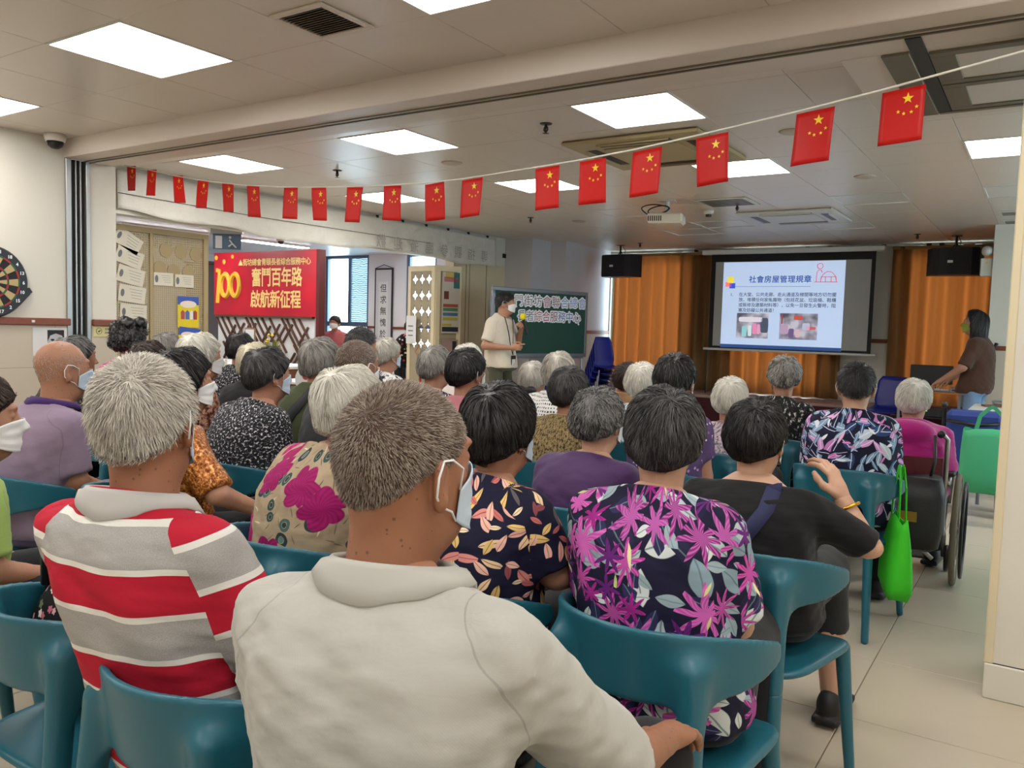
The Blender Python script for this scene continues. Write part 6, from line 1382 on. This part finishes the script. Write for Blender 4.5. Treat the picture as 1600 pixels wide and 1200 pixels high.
# second folding screen with star shaped openings
def star_leaf(A, Bp, zt, lab_part, holes, par):
    A = Vector((*A, 0)); d = Vector((*Bp, 0))-A; w = d.length; ang = math.atan2(d.y, d.x)
    o = empty(lab_part, A, ang); o.parent = par; mb = MB(); nx, nz = 3, 5; x0, z1 = .06, zt-.07; cw = (w-.12)/nx; chh = .205
    if holes:
        for i in range(nx):
            for j in range(nz):
                cx, cz = x0+cw*(i+.5), z1-chh*(j+.5); out = []; inn = []
                for k in range(16):
                    a = 2*PI*k/16+PI/4; c_, s_ = math.cos(a), math.sin(a); mx_ = max(abs(c_), abs(s_)); out.append((cx+cw/2*c_/mx_, cz+chh/2*s_/mx_))
                    kk = (k+2) % 4; r = (1.0, .58, .40, .58)[kk]; inn.append((cx+cw*.44*c_*r, cz+chh*.44*s_*r))
                V = [(x_, y_, z_) for y_ in (-.008,.008) for ring_ in (out,inn) for x_, z_ in ring_]; F = []
                for k in range(16):
                    e = (k+1) % 16; F += [(k,e,16+e,16+k),(32+k,48+k,48+e,32+e),(16+k,16+e,48+e,48+k)]
                mb.add(V, F)
        mb.box((.06,-.008,.06),(w-.06,.008,z1-nz*chh))
    else: mb.box((.06,-.008,.06),(w-.06,.008,zt-.06))
    mb.build('leaf_panel', M_TANS2, o)
    MB().box((0,-.018,0),(.06,.018,zt)).box((w-.06,-.018,0),(w,.018,zt)).box((.06,-.018,zt-.07),(w-.06,.018,zt)).box((.06,-.018,0),(w-.06,.018,.06)).build('leaf_frame', M_CREAM, o); return o
M_TANS2 = mat('khaki_board', 'a2967c', .6)
fs = tag(empty('folding_screen', (-6.95, 8.1, 0)), 'khaki folding screen with star shaped openings beside the opening', 'screen')
def rel(p): return (p[0]+6.95, p[1]-8.1)
l1 = star_leaf(rel((-7.00, 8.17)), rel((-6.48, 8.07)), 2.05, 'leaf', True, fs); l2 = star_leaf(rel((-6.48, 8.07)), rel((-6.35, 8.42)), 2.05, 'leaf', False, fs)
po = tag(empty('event_poster', (-6.40, 8.26, 1.55), math.atan2(.35,.13)), 'tall printed notice with a coloured stripe table on the folding screen', 'poster')
MB().box((-.13,-.026,-.35),(.13,-.022,.42)).build('sheet', mat('poster_grey','b9b4a8',.7), po)
for (x0,x1,z0,z1,c) in ((.04,.13,.22,.42,'2f6a68'),(-.08,.04,.34,.42,'c0a85a'),(-.1,.1,.30,.36,'b06a6a'),(-.1,-.03,.08,.18,'6a3a2a'),(-.11,.11,-.02,.02,'9a4a3a'),(-.11,.11,-.07,-.03,'4a7a5a'),(-.11,.11,-.13,-.09,'3a6a8a'),(-.11,.11,-.19,-.15,'a8a03a'),(-.12,.12,-.33,-.27,'22242a'),(-.12,.02,-.26,-.23,'b09a3a')): MB().box((x0,-.028,z0),(x1,-.0262,z1)).build('printed_block', mat('pb_'+c,c,.7), po)
p2_ = tag(empty('lower_poster', (-6.40, 8.26, .98), math.atan2(.35,.13)), 'small poster with orange and green spots low on the folding screen', 'poster')
MB().box((-.12,-.026,-.14),(.12,-.022,.14)).build('sheet', mat('poster_rose','a0857e',.7), p2_)
for (x_,z_,r,c) in ((-.06,-.06,.035,'c06a2a'),(.05,-.04,.04,'7a2f30'),(.02,-.11,.03,'2f8a4a')): MB().lathe([(.001,0),(r,0),(r,.002),(.001,.002)],14,Matrix.Translation((x_,-.026,z_)) @ Matrix.Rotation(PI/2,4,'X')).build('spot', mat('sp_'+c,c,.7), p2_)
MB().box((.04,-.028,-.02),(.1,-.0262,.12)).build('dark_block', M_INK, p2_)
nt_ = tag(empty('hanging_paper', (-6.88, 8.12, 1.25), -.19), 'white paper hung on the open star screen', 'notice'); MB().box((-.10,-.03,-.2),(.10,-.028,.16)).build('sheet', M_PAPER, nt_)
for k in range(3): MB().box((-.06,-.0312,-.1+.06*k),(.04,-.0302,-.085+.06*k)).build('text_line', M_GREYI, nt_)
kn = tag(empty('knot_ornament', (-6.68, 8.08, .95), -.19), 'red and yellow diamond knot ornament hanging on the folding screen', 'ornament')
MB().tube([(0,-.03,.12),(.11,-.03,0),(0,-.03,-.12),(-.11,-.03,0)], .008, 6, closed=True).build('diamond', mat('knot_orange','b07a5a',.7), kn); MB().tube([(0,-.03,-.12),(0,-.03,-.4)], .016, 8).build('tassel', mat('knot_red','a82a30',.7), kn); MB().lathe([(.001,0),(.03,0),(.03,.004),(.001,.004)],12,Matrix.Translation((0,-.03,0)) @ Matrix.Rotation(PI/2,4,'X')).build('centre', mat('knot_yellow','c8a83a',.6), kn)
wp_ = tag(empty('blue_poster', (-6.705, 9.72, 1.42)), 'blue and white poster on the cream wall behind the standing speaker', 'poster'); MB().box((0,-.14,-.28),(.003,.14,.28)).build('sheet', mat('pale_poster','c8ccd0',.6), wp_)
for (a,b,c) in ((-.26,-.2,'3f5f8a'),(-.18,-.1,'6f93bc'),(-.08,.0,'4a78b0'),(.02,.05,'8fa8c4')): MB().box((.003,-.12,a),(.0036,.12,b)).build('printed_band', mat('wb_'+c,c,.6), wp_)
# red sign over a lattice, on a counter
M_SIGN = NT('red_sign_print'); _x, _y, _z = M_SIGN.sep(M_SIGN.obj()); _n = M_SIGN.noise(1.6, M_SIGN.obj(), 2); _c = M_SIGN.mix(_n, L('8a1028'), L('e01c34')); M_SIGN = M_SIGN.done(_c, .35, .5)
M_GOLDP = mat('gold_lettering', 'f2d486', .4, emit=.0); M_GOLD2 = mat('gold_numeral', 'e8b93a', .4)
sg = tag(empty('red_sign', (-10.39, 7.72, 1.36)), 'large red sign with gold characters and the numeral 100', 'sign')
MB().box((0,0,0),(2.16,.06,.90)).build('face', M_SIGN, sg); MB().box((2.16,-.01,-.9),(2.22,.10,.90)).build('side_post', mat('dark_red_wood','5a1c1e',.5), sg)
link('sign_text', text_mesh('奮鬥百年路', .235, .005, .92), M_GOLDP, sg, (1.36,-.003,.52), RX, (.92,1.18,1)); link('sign_text', text_mesh('啟航新征程', .235, .005, .92), M_GOLDP, sg, (1.34,-.003,.215), RX, (.92,1.1,1))
link('sign_text', text_mesh('▲街坊總會青頤長者綜合服務中心', .105, .002, .9), M_GOLDP, sg, (1.3,-.003,.745), RX)
nm = MB().prism([(.05,.17),(.13,.17),(.16,.66),(.06,.68),(.05,.62),(.10,.62)],0,.012,Mup)
for cx in (.27,.49):
    nm.tube([(cx+.095*math.cos(a),-.006,.43+.16*math.sin(a)) for a in [2*PI*k/28 for k in range(28)]], .036, 6, closed=True)
nm.build('numeral', M_GOLD2, sg)
for (x_,z_,r) in ((.05,.83,.035),(.23,.77,.035),(.42,.84,.03)): MB().lathe([(.001,0),(r,0),(r,.004),(.001,.004)],14,Matrix.Translation((x_,0,z_)) @ Matrix.Rotation(PI/2,4,'X')).build('gold_dot', M_GOLD2, sg)
lt = tag(empty('lattice_panel', (-10.36, 7.74, .45)), 'brown and white diagonal lattice panel under the red sign', 'lattice')
lt.scale = (.975, 1, 1); MB().box((0,.03,0),(2.1,.04,.9)).build('backing', M_PAPER, lt); M_LAT = mat('brown_lattice', '5a3a28', .5)
sl_a = MB().box((-.30,-.012,-.012),(.30,.012,.012), Matrix.Rotation(math.radians(52),4,'Y')).mesh('slat'); sl_b = MB().box((-.16,-.011,-.012),(.16,.011,.012), Matrix.Rotation(math.radians(-52),4,'Y')).mesh('slat')
for k in range(15):
    for j in range(2): link('slat', sl_a if (k//3+j) % 2 else sl_b, M_LAT, lt, (.14+.13*k, .012, .25+.42*j)); link('slat', sl_b if (k//3+j) % 2 else sl_a, M_LAT, lt, (.20+.13*k, .012, .42+.36*j - .14)) if k % 2 else None
MB().box((0,-.02,.88),(2.1,.04,.91)).box((0,-.02,-.02),(2.1,.04,.0)).box((0,-.02,-.46),(.05,.04,-.02)).box((2.05,-.02,-.46),(2.1,.04,-.02)).build('lattice_frame', M_LAT, lt)
cn = tag(empty('reception_counter', (-9.2, 6.9, 0)), 'long reception counter with white top below the red sign', 'counter')
MB().box((-1.0,-.3,.0),(1.35,.45,.70), bev=.01).build('body', mat('brown_counter','7a4a2e',.5,var=.1), cn); MB().box((-1.05,-.35,.70),(1.4,.5,.74), bev=.008).build('top', M_PAPER, cn)
def plant(loc, lab, c, n_, h, seed, flower=None):
    r = random.Random(seed); o = tag(empty('potted_plant', loc), lab, 'plant', 'plants on the counter'); MB().lathe([(.05,0),(.07,.10),(.075,.11),(.06,.11)],16).build('pot', mat('pot_ochre','b08a2a',.5), o, True); mb = MB()
    for k in range(n_):
        a = r.uniform(0,2*PI); e = r.uniform(.5,1.2); l = h*r.uniform(.6,1); w = .025; d_ = Vector((math.cos(a)*math.cos(e), math.sin(a)*math.cos(e), math.sin(e))); s_ = d_.cross(Vector((0,0,1))).normalized()*w; b0 = Vector((0,0,.10)); m1 = b0+d_*l*.6; tp = b0+d_*l-Vector((0,0,.04))
        mb.add([b0-s_*.3,b0+s_*.3,m1+s_,m1-s_,tp], [(0,1,2,3),(3,2,4)])
    fo = mb.build('foliage', mat('leaf_'+c,c,.5), o); fo['kind'] = 'stuff'
    if flower:
        for k in range(5): a = r.uniform(0,2*PI); MB().lathe([(.001,-.02),(.022,0),(.001,.02)],8,Matrix.Translation((.07*math.cos(a),.07*math.sin(a),.1+h*r.uniform(.6,.9)))).build('bloom', mat('bloom_'+flower,flower,.5), o)
plant((-9.75,7.1,.742),'leafy plant in a pot beside the little red figure','3f5a2a',26,.34,1); plant((-8.95,7.2,.742),'plant with red blooms beside the framed card','4a5a30',22,.32,2,'a8283a'); plant((-8.25,7.0,.742),'plant with yellow flowers at the end of the counter','6a6a2a',26,.30,3,'d8b81a')
fc = tag(empty('framed_card', (-8.75,7.05,.742)), 'framed white card standing on the counter', 'frame'); MB().box((-.1,0,0),(.1,.015,.45), bev=.004).build('frame', mat('thin_brown','8a6a4a',.5), fc); MB().box((-.085,-.003,.02),(.085,-.001,.43)).build('card', M_PAPER, fc)
fg = tag(empty('festive_figurine', (-10.05,7.15,.742)), 'small red and white festive figure on a blue red stand', 'figurine'); MB().box((-.12,-.12,0),(.12,.12,.34), bev=.01).build('stand', mat('stand_blue','2f4a7a',.5), fg); MB().box((-.122,-.122,0),(.122,.122,.16)).build('stand_base', mat('stand_red','b03028',.5), fg)
fv, ff = mesh_sdf(lambda P: smin(ell(P,(0,0,.10),(.085,.07,.10)), ell(P,(0,0,.24),(.065,.06,.065)), .03), (-.12,-.12,-.02), (.12,.12,.34), .012); link('body', mesh_np('body',fv,ff), M_PAPER, fg, (0,0,.34)); MB().lathe([(.075,.62),(.07,.66),(.03,.70),(.001,.71)],16).build('hat', mat('hat_red','c02828',.5), fg, True); MB().box((-.09,-.09,.36),(.09,-.04,.46), bev=.02).build('red_scroll', mat('hat_red','c02828',.5), fg)
es = tag(empty('exit_sign', (-7.35,5.62,2.5)), 'hanging exit sign with a running figure above the opening', 'sign'); MB().tube([(-.12,0,-.22),(-.12,0,0)],.006,6).tube([(.12,0,-.22),(.12,0,0)],.006,6).build('rod', M_ALU, es); MB().box((-.17,-.03,-.30),(.17,.03,-.22), bev=.004).build('housing', M_ALU, es); MB().box((-.15,-.008,-.46),(.15,.008,-.30), bev=.003).build('panel', mat('exit_blue','5a6f88',.4), es)
MB().box((-.12,-.011,-.45),(-.05,-.0082,-.32)).build('door_symbol', M_PAPER, es); MB().tube([(.03,-.01,-.36),(.06,-.01,-.40),(.02,-.01,-.43)],.01,6).tube([(.06,-.01,-.40),(.10,-.01,-.44)],.01,6).lathe([(.001,0),(.014,0),(.014,.003),(.001,.003)],10,Matrix.Translation((.035,-.009,-.335)) @ Matrix.Rotation(PI/2,4,'X')).build('running_figure', M_PAPER, es)
es.rotation_euler = (0,0,.6)
so_ = tag(empty('calligraphy_scroll', (-9.81,10.775,.62)), 'black bordered calligraphy scroll on the reception wall', 'scroll'); MB().box((-.21,-.006,0),(.21,.006,1.64)).build('border', M_INK, so_); MB().box((-.18,-.009,.03),(.18,-.0065,1.61)).build('mount', mat('scroll_grey','cfcfd2',.7), so_); MB().box((-.11,-.011,.2),(.11,-.0092,1.40)).build('paper', M_PAPER, so_)
for k, ch in enumerate('但求無愧於心'): link('character', text_mesh(ch,.15,.001), M_INK, so_, (0,-.012,1.28-.20*k), RX)
MB().tube([(-.2,0,1.64),(0,0,1.70),(.2,0,1.64)],.006,5).build('hanging_cord', M_INK, so_)
dr = tag(empty('brown_cabinet', (-12.2,8.95,0)), 'tall dark brown cabinet at the back of the reception', 'cabinet'); MB().box((-.35,-.2,0),(.25,.25,2.22), bev=.01).build('body', mat('dark_brown_wood','3a221a',.5), dr); MB().box((-.38,-.23,2.22),(.28,.28,2.26)).build('cornice', mat('dark_brown_wood','3a221a',.5), dr)
INFO['window'] = person('window', 'person in a rose top standing before the reception window', -8.43, 8.25, 1.237+.15, rz=200, slouch=.1, hair=('neat', 'brown'), mask=M_MASKW, standing=True, scale=.86, group=None, base=-.0)
INFO['helper'] = person('helper', 'person in a black flowered blouse bending down by the scroll', -7.55, 8.9, 1.30, rz=-60, slouch=.9, hp=-35, hair=('neat', 'brown'), standing=True, scale=.86, group=None, sleeve=1.5)
tb2 = tag(empty('side_desk', (-5.75, 5.45, 0)), 'brown desk with a white top in front of the opening', 'desk'); MB().box((-.35,-.25,.0),(.35,.25,.72), bev=.006).build('body', mat('desk_brown','7a4226',.5,var=.1), tb2); MB().box((-.38,-.28,.72),(.38,.28,.745), bev=.005).build('top', M_PAPER, tb2); MB().box((-.1,-.255,.60),(.12,-.25,.63)).build('handle', M_BLACK, tb2)
wt = tag(empty('white_trolley', (-5.9, 4.5, 0)), 'small white wire trolley among the seats by the screen', 'trolley')
for sx in (-.16,.16):
    for sy in (-.13,.13): MB().tube([(sx,sy,.03),(sx,sy,.95)], .01, 6).build('upright', M_WHITE, wt)
for z_ in (.1,.45,.8): MB().box((-.17,-.14,z_),(.17,.14,z_+.015)).build('shelf', M_WHITE, wt)
